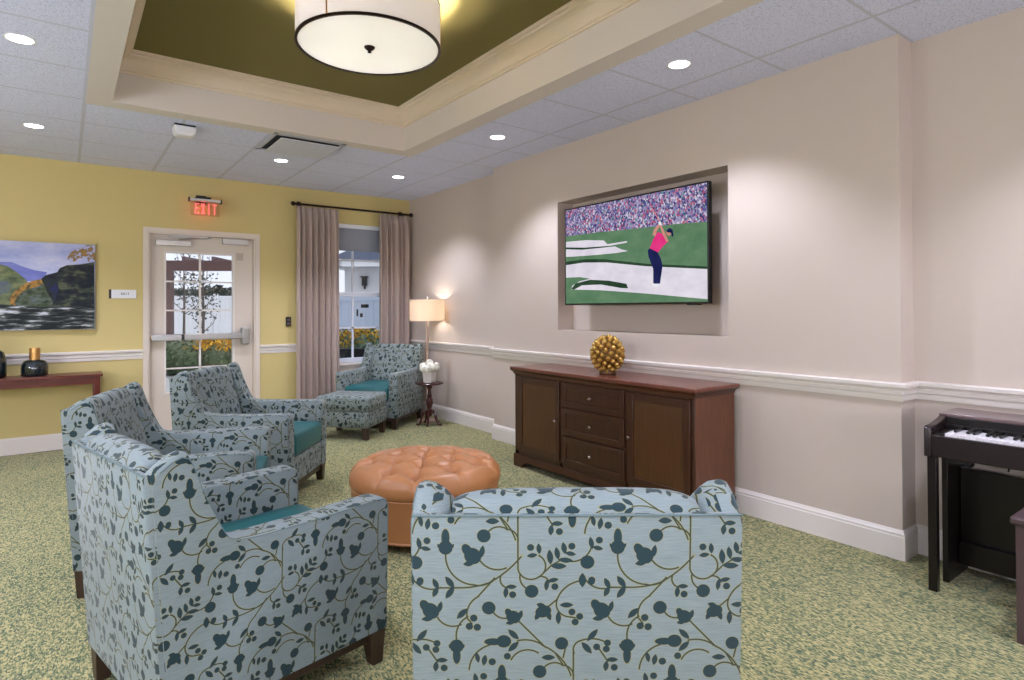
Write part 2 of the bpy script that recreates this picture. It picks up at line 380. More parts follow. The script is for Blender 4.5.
# ceiling: tiles around a raised tray
TX0, TX1, TY0, TY1 = .26, 2.45, 1.36, 4.90      # tray opening
BX0, BX1, BY0, BY1 = .115, 2.597, 1.215, 5.05   # painted border outside it
b = MB()
b.box(XL-.15, YS-.15, H, BX0, YB+.15, H+.05, 0); b.box(BX1, YS-.15, H, 3.9, YB+.15, H+.05, 0)
b.box(BX0, BY1, H, BX1, YB+.15, H+.05, 0); b.box(BX0, YS-.15, H, BX1, BY0, H+.05, 0)
b.box(BX0, BY0, H-.004, TX0, BY1, 3.15, 1); b.box(TX1, BY0, H-.004, BX1, BY1, 3.15, 1)
b.box(TX0, TY1, H-.004, TX1, BY1, 3.15, 1); b.box(TX0, BY0, H-.004, TX1, TY0, 3.15, 1)
b.box(TX0, TY0, 3.085, TX1, TY1, 3.15, 2)
struct('ceiling', b, [tile_mat, drywall, green_ceil])
cp = [(0, 2.945), (.012, 2.945), (.014, 2.957), (.024, 2.96), (.026, 2.972), (.04, 2.985), (.052, 3.005), (.06, 3.03), (.078, 3.045), (.09, 3.048), (.094, 3.062), (.108, 3.066), (.112, 3.086), (0, 3.086)]
struct('trim_1', MB().sweep([(TX0, TY0), (TX0, TY1), (TX1, TY1), (TX1, TY0)], cp, closed=True), crown_mat, smooth=True, angle=30)
# chair rail and baseboard profiles
rp = [(0, .822), (.008, .822), (.012, .836), (.012, .85), (.019, .858), (.019, .872), (.013, .878), (.017, .888), (.034, .894), (.036, .912), (.028, .917), (0, .917)]
bp_ = [(0, 0), (.017, 0), (.017, .118), (.014, .122), (.014, .134), (.008, .142), (.005, .152), (0, .152)]
RW = [(XF, YB), (XF, Y2), (XW, Y2), (XW, Y1), (XN, Y1), (XN, YS)]
def rail(name, path, prof): struct(name, MB().sweep(path, prof), trim_white, smooth=True, angle=30)
rail('trim_2', [(XL, YB), (DX0-.02, YB)], rp); rail('trim_3', [(DX1+.02, YB), (WX0-.03, YB)], rp)
rail('trim_4', [(WX1+.03, YB)]+RW, rp)
rail('baseboard_back', [(XL, YB), (DX0-.02, YB)], bp_); rail('baseboard_right', [(DX1+.02, YB)]+RW, bp_)

# ------------------------------------------------------------ exit door
D = thing('door_1', (DX0, YB, 0), kind='structure'); og = (DX0, YB, 0)
b = MB(og)
def casing(b, x0, x1, z1, y0, y1, w):
    b.box(x0, y0, 0, x0+w, y1, z1); b.box(x1-w, y0, 0, x1, y1, z1); b.box(x0+w, y0, z1-w, x1-w, y1, z1)
casing(b, .641, 1.766, 2.163, YB-.014, YB, .047); casing(b, .672, 1.735, 2.132, YB-.001, YB+.16, .03)
b.build('door_frame', door_paint, D, smooth=False)
YD = YB+.055; gx0, gx1, gz0, gz1 = .852, 1.495, .455, 1.913
b = MB(og); b.box(.704, YD, .012, gx0, YD+.045, 2.1); b.box(gx1, YD, .012, 1.703, YD+.045, 2.1); b.box(gx0, YD, .012, gx1, YD+.045, gz0); b.box(gx0, YD, gz1, gx1, YD+.045, 2.1)
b.build('door_panel', door_paint, D, smooth=False)
b = MB(og); w = .02
for x0, x1, z0, z1 in ((gx0-w, gx0, gz0-w, gz1+w), (gx1, gx1+w, gz0-w, gz1+w), (gx0, gx1, gz0-w, gz0), (gx0, gx1, gz1, gz1+w)): b.box(x0, YD-.008, z0, x1, YD, z1)
b.build('glazing_bead', trim_white, D, smooth=False)
b = MB(og); b.box(1.163, YD+.008, gz0, 1.183, YD+.02, gz1)
for z in (1.615, 1.31, 1.005, .70): b.box(gx0, YD+.008, z-.008, gx1, YD+.02, z+.008)
b.build('muntin_bars', trim_white, D, smooth=False)
MB(og).box(gx0, YD+.024, gz0, gx1, YD+.03, gz1).build('glass_pane', glass, D, smooth=False)
# panic bar
pb = MB(og).box(.71, YD-.075, .995, 1.62, YD-.03, 1.062).build('push_bar', steel, D, bevel=.008)
MB(og).box(.70, YD-.07, 1.0, .745, YD, 1.058).build('end_cap', plain('bronze_cap', lin(150, 120, 92), .4, .7), pb, bevel=.01)
MB(og).box(.985, YD-.077, .998, 1.015, YD-.03, 1.06).build('black_band', blackp, pb, bevel=.004)
MB(og).box(1.575, YD-.09, .93, 1.655, YD, 1.12).build('latch_case', steel, pb, bevel=.014)
# closer, arm, magnetic contact box and small plate
cl = MB(og).box(.752, YD-.055, 1.985, 1.08, YD, 2.045).build('door_closer', alum, D, bevel=.006)
MB(og).tube([(.96, YD-.05, 2.055), (1.1, YD-.06, 2.075), (1.27, YD-.035, 2.09)], .009, 6).box(.86, YD-.06, 2.08, 1.24, YD-.045, 2.098).build('closer_arm', steel, cl)
MB(og).box(1.385, YD-.05, 2.035, 1.65, YD, 2.098).build('alarm_box', alum, D, bevel=.005)
MB(og).box(1.535, YD-.006, 1.865, 1.605, YD, 1.945).build('notice_plate', plain('beige_plate', lin(186, 170, 156), .5), D)

# ------------------------------------------------------------ window
W = thing('window_1', (WX0, YB, WZ0), kind='structure'); og = (WX0, YB, WZ0); YW = YB+.07
b = MB(og)
for x0, x1, z0, z1 in ((WX0, WX0+.05, WZ0, WZ1), (WX1-.05, WX1, WZ0, WZ1), (WX0, WX1, WZ1-.05, WZ1), (WX0, WX1, WZ0, WZ0+.05)): b.box(x0, YB+.03, z0, x1, YB+.14, z1)
b.box(WX0, YW-.01, 1.475, WX1, YW+.045, 1.525)
b.build('window_frame', vinylw, W, smooth=False)
b = MB(og)
xm = 2.893
b.box(xm-.011, YW+.01, WZ0, xm+.011, YW+.03, WZ1)
for z in (1.93, 1.085): b.box(WX0, YW+.01, z-.011, WX1, YW+.03, z+.011)
b.build('muntin_bars', vinylw, W, smooth=False)
MB(og).box(WX0+.04, YW+.035, 1.5, WX1-.04, YW+.04, WZ1-.04).build('upper_pane', glass, W, smooth=False)
MB(og).box(WX0+.04, YW+.035, WZ0+.04, WX1-.04, YW+.04, 1.5).build('lower_pane', glass_blue, W, smooth=False)
MB(og).box(WX0-.04, YB-.045, WZ0-.03, WX1+.04, YB+.06, WZ0).box(WX0-.03, YB-.015, WZ0-.1, WX1+.03, YB, WZ0-.03).build('window_sill', trim_white, W, bevel=.006)
MB(og).box(WX0+.05, YB+.045, 2.065, WX1-.05, YB+.05, WZ1-.05).box(WX0+.05, YB+.04, 2.04, WX1-.05, YB+.055, 2.066).build('roller_shade', [shadecloth], W, smooth=False)

# curtain rod and curtains
ro = thing('curtain_rod', (2.9, 7.02, 2.535), 'dark bronze curtain rod with ball finials above the window', 'curtain rod')
og = (2.9, 7.02, 2.535)
MB(og).tube([(2.12, 7.02, 2.535), (3.60, 7.02, 2.535)], .013, 10).build('rod', darkmetal, ro)
for x in (2.105, 3.605): MB(og).sphere((x, 7.02, 2.535), .027).build('finial', darkmetal, ro)
for x in (2.2, 3.5): MB(og).box(x-.012, 7.02, 2.528, x+.012, YB-.002, 2.545).box(x-.022, YB-.012, 2.49, x+.022, YB-.001, 2.58).build('bracket', darkmetal, ro)
def curtain(x0, x1, n, label, seed):
    r = random.Random(seed); NX = n*14; NZ = 26; y0 = 7.025; vs = []; fs = []
    amps = [r.uniform(.75, 1.2) for _ in range(n+2)]; ph = [r.uniform(-.25, .25) for _ in range(n+2)]
    for j in range(NZ+1):
        z = 2.51-(2.49)*j/NZ; tt = j/NZ
        for i in range(NX+1):
            u = i/NX; k = u*n; a = amps[int(k)]; p = (k+ph[int(k)]*sin(pi*(k % 1)))*2*pi
            top = max(0, 1-j/2.2)
            am = .046*(1-.45*top)*a
            sh = sin(p)
            sh = math.copysign(abs(sh)**(.75), sh)
            y = y0-am*sh+.006*sin(p*.5+tt*3)
            x = x0+(x1-x0)*u+.012*sin(2*p)*(.6+.4*tt)+.012*(u-.5)*tt
            if j == 0: y = y0-.006*sh
            vs.append((x, y, z))
    for j in range(NZ):
        for i in range(NX):
            q = j*(NX+1)+i; fs.append((q, q+1, q+NX+2, q+NX+1))
    cxm = (x0+x1)/2
    o = MB((cxm, y0, 0)).add(vs, fs).build('curtain', curtain_m, loc=(cxm, y0, 0), angle=180)
    s = o.modifiers.new('cloth', 'SOLIDIFY'); s.thickness = .004
    tag(o, label, 'curtain', 'taupe pinch pleat curtains')
curtain(2.15, 2.645, 7, 'taupe pleated curtain hanging on the left side of the window, nearer the exit door', 3)
curtain(3.17, 3.585, 6, 'taupe pleated curtain hanging on the right side of the window, beside the lamp corner', 5)

# ------------------------------------------------------------ wall things
def bars(mb, word, x0, z0, h, w, gap, st, y0, y1):
    x = x0
    for ch in word:
        if ch == 'E': mb.box(x, y0, z0, x+st, y1, z0+h); [mb.box(x+st, y0, z, x+w, y1, z+st) for z in (z0, z0+h/2-st/2, z0+h-st)]
        elif ch == 'X':
            for q in (0, 1):
                a, c = (x, x+w-st*1.2) if q == 0 else (x+w-st*1.2, x)
                mb.prism([(a, z0), (a+st*1.2, z0), (c+st*1.2, z0+h), (c, z0+h)], 'y', y0, y1)
        elif ch == 'I': mb.box(x+w/2-st/2, y0, z0, x+w/2+st/2, y1, z0+h)
        elif ch == 'T': mb.box(x+w/2-st/2, y0, z0, x+w/2+st/2, y1, z0+h-st); mb.box(x, y0, z0+h-st, x+w, y1, z0+h)
        x += (w if ch != 'I' else w)+gap
    return mb
ex = thing('exit_sign', (1.18, 6.98, 2.505), 'illuminated red EXIT sign of clear acrylic above the exit door', 'exit sign'); og = (1.21, 6.98, 2.51)
redglow = emis('red_exit_letters', (1.0, .16, .14, 1), .62)
MB(og).box(1.07, 6.955, 2.455, 1.362, 7.0, 2.482).build('light_bar', alum, ex, bevel=.003)
MB(og).box(1.058, 6.95, 2.445, 1.071, 7.005, 2.488).build('end_cap', blackp, ex); MB(og).box(1.361, 6.95, 2.445, 1.374, 7.005, 2.488).build('end_cap', blackp, ex)
MB(og).box(1.13, 6.96, 2.482, 1.27, YB-.001, 2.503).box(1.15, YB-.02, 2.44, 1.25, YB-.001, 2.54).build('canopy', blackp, ex)
acr = mk_glass('acrylic_sheet', (.93, .88, .88, 1))
MB(og).box(1.078, 6.973, 2.305, 1.354, 6.981, 2.455).build('acrylic_panel', acr, ex)
bars(MB(og), 'EXIT', 1.118, 2.322, .112, .042, .013, .013, 6.966, 6.972).build('lettering', redglow, ex)
pl = bpy.data.lights.new('exit_glow', 'POINT'); pl.energy = .16; pl.color = (1, .12, .05); pl.shadow_soft_size = .04
po = bpy.data.objects.new('exit_glow', pl); COL.objects.link(po); po.parent = ex; po.location = (0, .06, -.1)
# tactile exit plaque
pq = thing('exit_plaque', (.47, YB, 1.475), 'small off white wall plaque reading EXIT with a black edge, left of the door', 'sign'); og = (.47, YB, 1.475)
MB(og).box(.372, YB-.012, 1.432, .583, YB-.001, 1.518).build('plaque_face', whitep, pq, bevel=.002)
MB(og).box(.352, YB-.014, 1.43, .373, YB-.001, 1.52).build('plaque_edge', blackp, pq)
bars(MB(og), 'EXIT', .455, 1.468, .021, .012, .006, .004, YB-.0135, YB-.0121).build('lettering', blackp, pq, smooth=False)
kp = thing('card_reader', (2.08, YB, 1.175), 'small black card reader on the yellow wall right of the door', 'card reader'); og = (2.08, YB, 1.175)
MB(og).box(2.052, YB-.022, 1.122, 2.11, YB-.001, 1.23).build('reader_body', blackp, kp, bevel=.005)
MB(og).box(2.064, YB-.026, 1.14, 2.098, YB-.022, 1.165).box(2.064, YB-.026, 1.185, 2.098, YB-.022, 1.21).build('reader_panel', plain('reader_grey', lin(96, 84, 82), .4), kp)

# landscape painting on canvas
def noisy(name, stops, sc=(20, 20, 20), ns=1, det=4, emi=0, rough=.7):
    t = NT(name); v = t.obj(sc); f = t.noise(v, ns, det, .6); c = t.ramp(f, stops)
    if emi:
        e = t.n('ShaderNodeEmission'); t.put(e.inputs[0], c); e.inputs[1].default_value = emi/EX; t.t.links.new(e.outputs[0], t.out.inputs[0])
    else: t.bsdf(c, rough, 0, .3)
    MATS[name] = t.m; return t.m
PAP = {
'mount': [(-0.982, 1.752), (-0.464, 1.753), (-0.385, 1.756), (-0.305, 1.718), (-0.223, 1.688), (-0.129, 1.671), (-0.16, 1.591), (-0.981, 1.546)],
'hill': [(-0.982, 1.861), (-0.703, 1.827), (-0.561, 1.771), (-0.464, 1.731), (-0.405, 1.714), (-0.345, 1.664), (-0.284, 1.601), (-0.253, 1.549), (-0.344, 1.365), (-0.98, 1.37)],
'hill2': [(-0.981, 1.534), (-0.561, 1.581), (-0.425, 1.584), (-0.375, 1.546), (-0.404, 1.481), (-0.464, 1.455), (-0.981, 1.449)],
'forest': [(-0.176, 1.604), (-0.139, 1.644), (-0.054, 1.674), (-0.033, 1.715), (0.021, 1.744), (0.12, 1.755), (0.234, 1.783), (0.237, 1.354), (-0.128, 1.349), (-0.16, 1.484)],
'bush': [(-0.399, 1.405), (-0.385, 1.45), (-0.345, 1.50), (-0.294, 1.545), (-0.233, 1.58), (-0.16, 1.59), (-0.128, 1.485), (-0.086, 1.405), (-0.086, 1.346), (-0.37, 1.347)],
'gold': [(-0.399, 1.416), (-0.385, 1.455), (-0.345, 1.508), (-0.294, 1.555), (-0.233, 1.591), (-0.171, 1.606), (-0.16, 1.557), (-0.212, 1.53), (-0.284, 1.509), (-0.324, 1.469), (-0.359, 1.404), (-0.354, 1.36), (-0.389, 1.365)],
'blue': [(-0.123, 1.592), (-0.054, 1.607), (-0.041, 1.526), (-0.075, 1.385), (-0.094, 1.459), (-0.126, 1.538)],
'tree': [(0.018, 1.80), (0.03, 1.83), (0.05, 1.868), (0.08, 1.89), (0.119, 1.926), (0.15, 1.925), (0.18, 1.947), (0.2395, 1.944), (0.2395, 1.80), (0.21, 1.81), (0.19, 1.77), (0.175, 1.82), (0.14, 1.81), (0.12, 1.82), (0.087, 1.785), (0.05, 1.772)],
'water': [(-0.98, 1.37), (-0.463, 1.371), (-0.16, 1.346), (0.237, 1.36), (0.237, 1.135), (-0.98, 1.135)]}
pmats = [noisy('paint_sky', [(.35, lin(150, 158, 206)), (.5, lin(176, 180, 214)), (.65, lin(208, 206, 222))], (2.5, 2.5, 5)),
 noisy('paint_mountain', [(.3, lin(96, 104, 172)), (.7, lin(128, 132, 192))], (6, 6, 12)),
 noisy('paint_hill', [(.3, lin(62, 74, 62)), (.5, lin(98, 108, 76)), (.7, lin(134, 134, 92))], (10, 10, 20)),
 noisy('paint_hill_blue', [(.3, lin(74, 88, 112)), (.7, lin(110, 116, 90))], (12, 12, 22)),
 noisy('paint_forest', [(.38, lin(22, 26, 38)), (.52, lin(40, 46, 44)), (.62, lin(80, 86, 66))], (9, 9, 16)),
 noisy('paint_bush', [(.35, lin(46, 58, 48)), (.5, lin(74, 84, 58)), (.65, lin(96, 104, 110))], (16, 16, 26)),
 noisy('paint_gold', [(.38, lin(70, 74, 48)), (.46, lin(136, 100, 50)), (.6, lin(176, 130, 64)), (.7, lin(196, 152, 84))], (30, 30, 22)),
 noisy('paint_blue_wood', [(.46, lin(36, 42, 44)), (.54, lin(34, 38, 78))], (14, 14, 14)),
 noisy('paint_tree', [(.47, lin(172, 176, 208)), (.50, lin(132, 104, 64)), (.7, lin(176, 132, 72))], (22, 22, 22)),
 noisy('paint_water', [(.42, lin(26, 30, 34)), (.52, lin(60, 66, 64)), (.58, lin(112, 116, 112)), (.64, lin(196, 198, 206))], (6, 6, 36))]
pic = thing('landscape_painting', (-.37, YB, 1.54), 'unframed canvas painting of a river, dark forest and violet mountain on the yellow wall', 'painting'); og = (-.37, YB, 1.54)
MB(og).box(-.98, 7.09, 1.133, .24, YB-.001, 1.95).build('canvas', plain('canvas_edge', lin(60, 58, 56), .8), pic, smooth=False)
b = MB(og); b.box(-.98, 7.0893, 1.1335, .2395, 7.09, 1.9495, 0)
for k, nme in enumerate(('mount', 'hill', 'hill2', 'forest', 'bush', 'gold', 'blue', 'tree', 'water')):
    b.prism([(min(max(x, -.98), .2395), min(max(z, 1.1335), 1.9495)) for x, z in PAP[nme]], 'y', 7.0893-.0004*(k+1), 7.0893-.0004*k, k+1)
b.build('painted_scene', pmats, pic, smooth=False)

# television in the niche
TVP = {
'green': [(3.834, 1.931), (3.416, 1.925), (3.195, 1.915), (2.69, 1.903), (2.43, 1.888), (2.43, 1.349), (3.834, 1.349)],
'b1': [(3.829, 1.883), (3.582, 1.875), (3.383, 1.853), (3.345, 1.82), (3.143, 1.826), (3.137, 1.814), (3.327, 1.805), (3.607, 1.815), (3.829, 1.836)],
'd1': [(3.829, 1.836), (3.607, 1.815), (3.327, 1.805), (3.361, 1.786), (3.631, 1.8), (3.829, 1.82)],
'b2': [(3.829, 1.82), (3.631, 1.8), (3.261, 1.795), (3.196, 1.767), (3.129, 1.749), (3.24, 1.743), (3.464, 1.744), (3.757, 1.751), (3.829, 1.755)],
'b3': [(3.829, 1.684), (3.608, 1.696), (3.328, 1.677), (2.953, 1.624), (2.43, 1.575), (2.43, 1.353), (3.829, 1.37)],
'g2': [(3.829, 1.577), (3.658, 1.574), (3.536, 1.555), (3.658, 1.54), (3.754, 1.505), (3.764, 1.474), (3.42, 1.458), (2.954, 1.421), (2.43, 1.371), (2.43, 1.349), (3.829, 1.349)],
'd2': [(3.764, 1.48), (3.708, 1.524), (3.536, 1.547), (3.329, 1.531), (3.146, 1.5), (3.129, 1.465), (3.199, 1.469), (3.419, 1.504), (3.633, 1.505), (3.734, 1.47)],
'd3': [(3.829, 1.713), (3.607, 1.719), (3.372, 1.703), (2.953, 1.641), (2.43, 1.589), (2.43, 1.572), (2.953, 1.622), (3.35, 1.676), (3.608, 1.692), (3.829, 1.684)],
'legs': [(2.936, 1.738), (2.913, 1.754), (2.847, 1.72), (2.815, 1.669), (2.801, 1.616), (2.824, 1.492), (2.839, 1.483), (2.886, 1.494), (2.886, 1.599), (2.929, 1.692)],
'shirt': [(2.917, 1.752), (2.874, 1.83), (2.84, 1.864), (2.808, 1.849), (2.772, 1.813), (2.745, 1.788), (2.791, 1.759), (2.841, 1.715)],
'arm1': [(2.889, 1.847), (2.878, 1.883), (2.836, 1.92), (2.821, 1.91), (2.851, 1.868), (2.863, 1.834)],
'arm2': [(2.805, 1.855), (2.825, 1.91), (2.81, 1.911), (2.772, 1.842), (2.745, 1.788), (2.767, 1.786)],
'glove': [(2.836, 1.929), (2.828, 1.939), (2.813, 1.935), (2.808, 1.92), (2.814, 1.909), (2.83, 1.914)],
'head': [(2.766, 1.859), (2.755, 1.87), (2.733, 1.868), (2.721, 1.849), (2.725, 1.832), (2.745, 1.825), (2.763, 1.838)],
'cap': [(2.764, 1.866), (2.735, 1.882), (2.71, 1.865), (2.702, 1.823), (2.714, 1.813), (2.725, 1.845), (2.759, 1.853)],
'shoe': [(2.896, 1.491), (2.83, 1.489), (2.836, 1.476), (2.858, 1.469), (2.888, 1.469)],
'club': [(2.83, 1.936), (2.823, 1.94), (2.901, 2.064), (2.905, 2.061)]}
def mk_crowd():
    t = NT('screen_crowd'); vo = t.n('ShaderNodeTexVoronoi'); t.put(vo.inputs['Vector'], t.obj((1, 95, 70))); vo.inputs['Scale'].default_value = 1
    sc = t.n('ShaderNodeSeparateColor'); t.put(sc.inputs[0], vo.outputs['Color'])
    c = t.ramp(sc.outputs[0], [(0, lin(66, 62, 112)), (.16, lin(92, 90, 146)), (.32, lin(130, 126, 172)), (.5, lin(166, 154, 188)), (.68, lin(206, 198, 216)), (.82, lin(176, 110, 142)), (.91, lin(192, 90, 108)), (.96, lin(100, 146, 150))])
    c.node.color_ramp.interpolation = 'CONSTANT'
    n = t.noise(t.obj((1, 220, 180)), 1, 2); n = t.math('MULTIPLY_ADD', n, .8/EX, .55/EX)
    e = t.n('ShaderNodeEmission'); t.put(e.inputs[0], c); t.put(e.inputs[1], n); t.t.links.new(e.outputs[0], t.out.inputs[0]); return t.m
gz = lambda nm, a, bb: noisy(nm, [(.3, a), (.7, bb)], (1, 6, 10), 1, 4, .95)
smats = [mk_crowd(), gz('screen_grass', lin(84, 120, 90), lin(106, 140, 108)), gz('screen_sand', lin(214, 208, 222), lin(236, 230, 240)), gz('screen_edge', lin(34, 56, 42), lin(58, 84, 60)),
 gz('screen_navy', lin(24, 28, 70), lin(40, 46, 96)), gz('screen_magenta', lin(214, 40, 116), lin(236, 66, 140)), gz('screen_skin', lin(196, 130, 120), lin(224, 160, 148)), gz('screen_white', lin(226, 226, 240), lin(240, 240, 246)), gz('screen_club', lin(206, 96, 96), lin(226, 130, 130))]
tv = thing('television', (3.46, 3.14, 1.33), 'wide flat television in the wall niche showing a golfer in a pink shirt', 'television'); og = (3.46, 3.14, 1.33)
ty0, ty1, tz0, tz1 = 2.418, 3.853, 1.341, 2.163
MB(og).box(3.441, ty0, tz0, 3.478, ty1, tz1).build('bezel', blackp, tv, bevel=.002)
b = MB(og); x = 3.4405; b.box(x-.0003, ty0+.012, tz0+.014, x, ty1-.012, tz1-.012, 0)
scale_s = (ty1-ty0-.024)/(3.834-2.43); 
for k, (nme, mi) in enumerate((('green', 1), ('b1', 2), ('d1', 3), ('b2', 2), ('b3', 2), ('g2', 1), ('d3', 3), ('d2', 3), ('club', 8), ('legs', 4), ('shirt', 5), ('arm1', 6), ('arm2', 6), ('glove', 7), ('head', 6), ('cap', 4), ('shoe', 7))):
    pts = [(ty0+.012+(y-2.43)*scale_s, max(z, tz0+.014)) for y, z in TVP[nme]]
    b.prism(pts, 'x', x-.0003-.00025*(k+1), x-.0003-.00025*k, mi)
b.build('screen', smats, tv, smooth=False)
MB(og).box(3.478, 2.85, 1.55, 3.53, 3.45, 1.98).box(3.53, 3.0, 1.6, 3.669, 3.3, 1.9).build('wall_mount', blackp, tv)
MB(og).box(3.444, 2.5, 1.333, 3.47, 2.6, 1.341).build('sensor_strip', blackp, tv)

# ------------------------------------------------------------ ceiling fixtures
dl0 = thing('recessed_downlight', (2.885, 4.06, H))
MB().lathe([(.058, .0), (.068, .0), (.069, -.003), (.066, -.004), (.06, -.004), (.056, .0)], n=36, cap=False).build('trim_ring', whitep, dl0)
MB().lathe([(.0005, -.002), (.058, -.002)], n=36, cap=False).build('lens', lens_e, dl0)
sl = bpy.data.lights.new('downlight_beam', 'SPOT'); sl.energy = SPOT_W; sl.color = SPOT_COL; sl.spot_size = radians(112); sl.spot_blend = .6; sl.shadow_soft_size = .05
slo = bpy.data.objects.new('downlight_beam', sl); COL.objects.link(slo); slo.parent = dl0; slo.location = (0, 0, -.02)
spots = [(-.19, 4.06, 'round recessed downlight at the upper left corner of the view, left of the raised tray'), (-.19, 5.91, 'round recessed downlight near the yellow wall, above the painting side'),
 (1.66, 5.91, 'round recessed downlight just behind the square ceiling air vent'), (2.885, 2.22, 'largest round recessed downlight right of the tray, in front of the television'),
 (2.885, 4.06, 'middle round recessed downlight along the beige wall, beyond the television'), (2.885, 5.91, 'smallest round recessed downlight nearest the window corner')]
unseen = [(2.885, .375), (2.885, -1.47), (2.885, -3.3), (-.19, 2.22), (-.19, .375), (-.19, -1.47), (-.19, -3.3), (1.35, .0), (1.35, -2.4), (-3.26, 5.91), (-3.26, 4.06), (-3.26, 2.22), (-3.26, .375), (-3.26, -2.4), (-5, 4.06), (-5, .375)]  # extra downlights added out of view to raise the room's brightness
first = True
for q in spots+[(a, c, 'added recessed downlight out of view, extra light for the room') for a, c in unseen]:
    o = dl0 if first else copy_tree(dl0); first = False
    o.location = (q[0], q[1], H); tag(o, q[2], 'ceiling light', 'recessed downlights in the tile grid')
# drum pendant in the tray
dr = thing('drum_ceiling_light', (1.355, 3.13, 2.76), 'large round drum ceiling light with dark rims in the olive tray', 'ceiling light')
Rr = .39
MB().lathe([(Rr, .012), (Rr, .235), (Rr-.004, .235), (Rr-.004, .012), (Rr, .012)], n=72, cap=False).build('drum_shade', drum_cloth, dr)
for z in (0, .232): MB().lathe([(Rr+.003, z), (Rr+.003, z+.012), (Rr-.012, z+.012), (Rr-.012, z), (Rr+.003, z)], n=72, cap=False).build('rim', darkmetal, dr)
MB().lathe([(.0005, .006), (Rr-.012, .006), (Rr-.012, .01), (.0005, .01)], n=72, cap=False).build('diffuser', drum_diff, dr)
MB().lathe([(.004, -.028), (.012, -.024), (.008, -.016), (.02, -.008), (.028, .0), (.03, .006), (.004, .006)], n=20).build('finial', darkmetal, dr)
MB().lathe([(.012, .01), (.012, .3), (.07, .305), (.075, .324), (.004, .324)], n=20).build('stem', darkmetal, dr)
for k in range(4):
    a = 2*pi*k/4+.5; lb = MB(); p = (.21*cos(a), .21*sin(a), .105)
    lb.tube([(0, 0, .16), (p[0]*.7, p[1]*.7, .16), (p[0]*.7, p[1]*.7, .15)], .006, 6); lb.build('lamp_arm', darkmetal, dr)
    l = bpy.data.lights.new('drum_bulb', 'POINT'); l.energy = DRUM_W; l.color = (1, .91, .80); l.shadow_soft_size = .03
    lo = bpy.data.objects.new('drum_bulb', l); COL.objects.link(lo); lo.parent = dr; lo.location = p
for a in (.6, 2.7, 4.79):
    MB().box(Rr+.0005, -.004, .01, Rr+.003, .004, .235).build('seam_bar', brass, dr).rotation_euler = (0, 0, a+1.05)
# fill globes on stands, added out of view to brighten the room
gp0 = thing('added_fill_globe', (0, 0, 0))
MB().lathe([(.14, 0), (.15, .01), (.14, .025), (.014, .035), (.012, 1.28), (.03, 1.29), (.04, 1.31)], n=24).build('stand', darkmetal, gp0)
MB().sphere((0, 0, 1.47), .18, 32, 18).build('globe', emis('fill_globe_emitter', (.93, .97, 1.12, 1), GLOBE_L), gp0)
first = True
for x, y in ((-1.9, 1.1), (.2, -4.0), (-2.6, 4.2), (-3.2, -1.6), (1.75, -3.9)):
    o = gp0 if first else copy_tree(gp0); first = False
    o.location = (x, y, 0); tag(o, 'added fill globe on a stand, out of view', 'floor lamp', 'added fill globes')
# air vent
va = thing('ceiling_air_vent', (1.65, 5.285, H), 'square white air vent panel in the tile ceiling between tray and door', 'air vent')
b = MB(); s_ = .302
for x0, y0, x1, y1 in ((-s_, -s_, s_, -s_+.035), (-s_, s_-.035, s_, s_), (-s_, -s_, -s_+.035, s_), (s_-.035, -s_, s_, s_)): b.box(x0, y0, -.006, x1, y1, 0)
b.build('vent_frame', plain('vent_white', lin(190, 192, 206), .5), va)
MB().box(-.268, -.268, -.0015, .268, .268, 0).build('vent_opening', plain('vent_shadow_black', lin(44, 46, 54), .9), va)
b = MB().box(-.235, -.25, -.03, .262, .262, -.024)
for k in range(5): b.box(-.18+.09*k, -.24, -.031, -.176+.09*k, .25, -.03)
b.build('vent_plaque', plain('vent_plaque_white', lin(206, 208, 224), .5), va)
# motion sensor
ms = thing('motion_sensor', (.74, 5.23, H), 'small white box shaped sensor fixed under the ceiling tiles near the tray', 'sensor')
MB().box(-.07, -.045, -.014, .075, .045, 0).build('mounting_base', blackp, ms, bevel=.004)
MB().prism([(-.075, -.016), (.08, -.016), (.072, -.07), (.05, -.086), (-.05, -.086), (-.068, -.07)], 'y', -.06, .06).build('sensor_body', whitep, ms, bevel=.006)

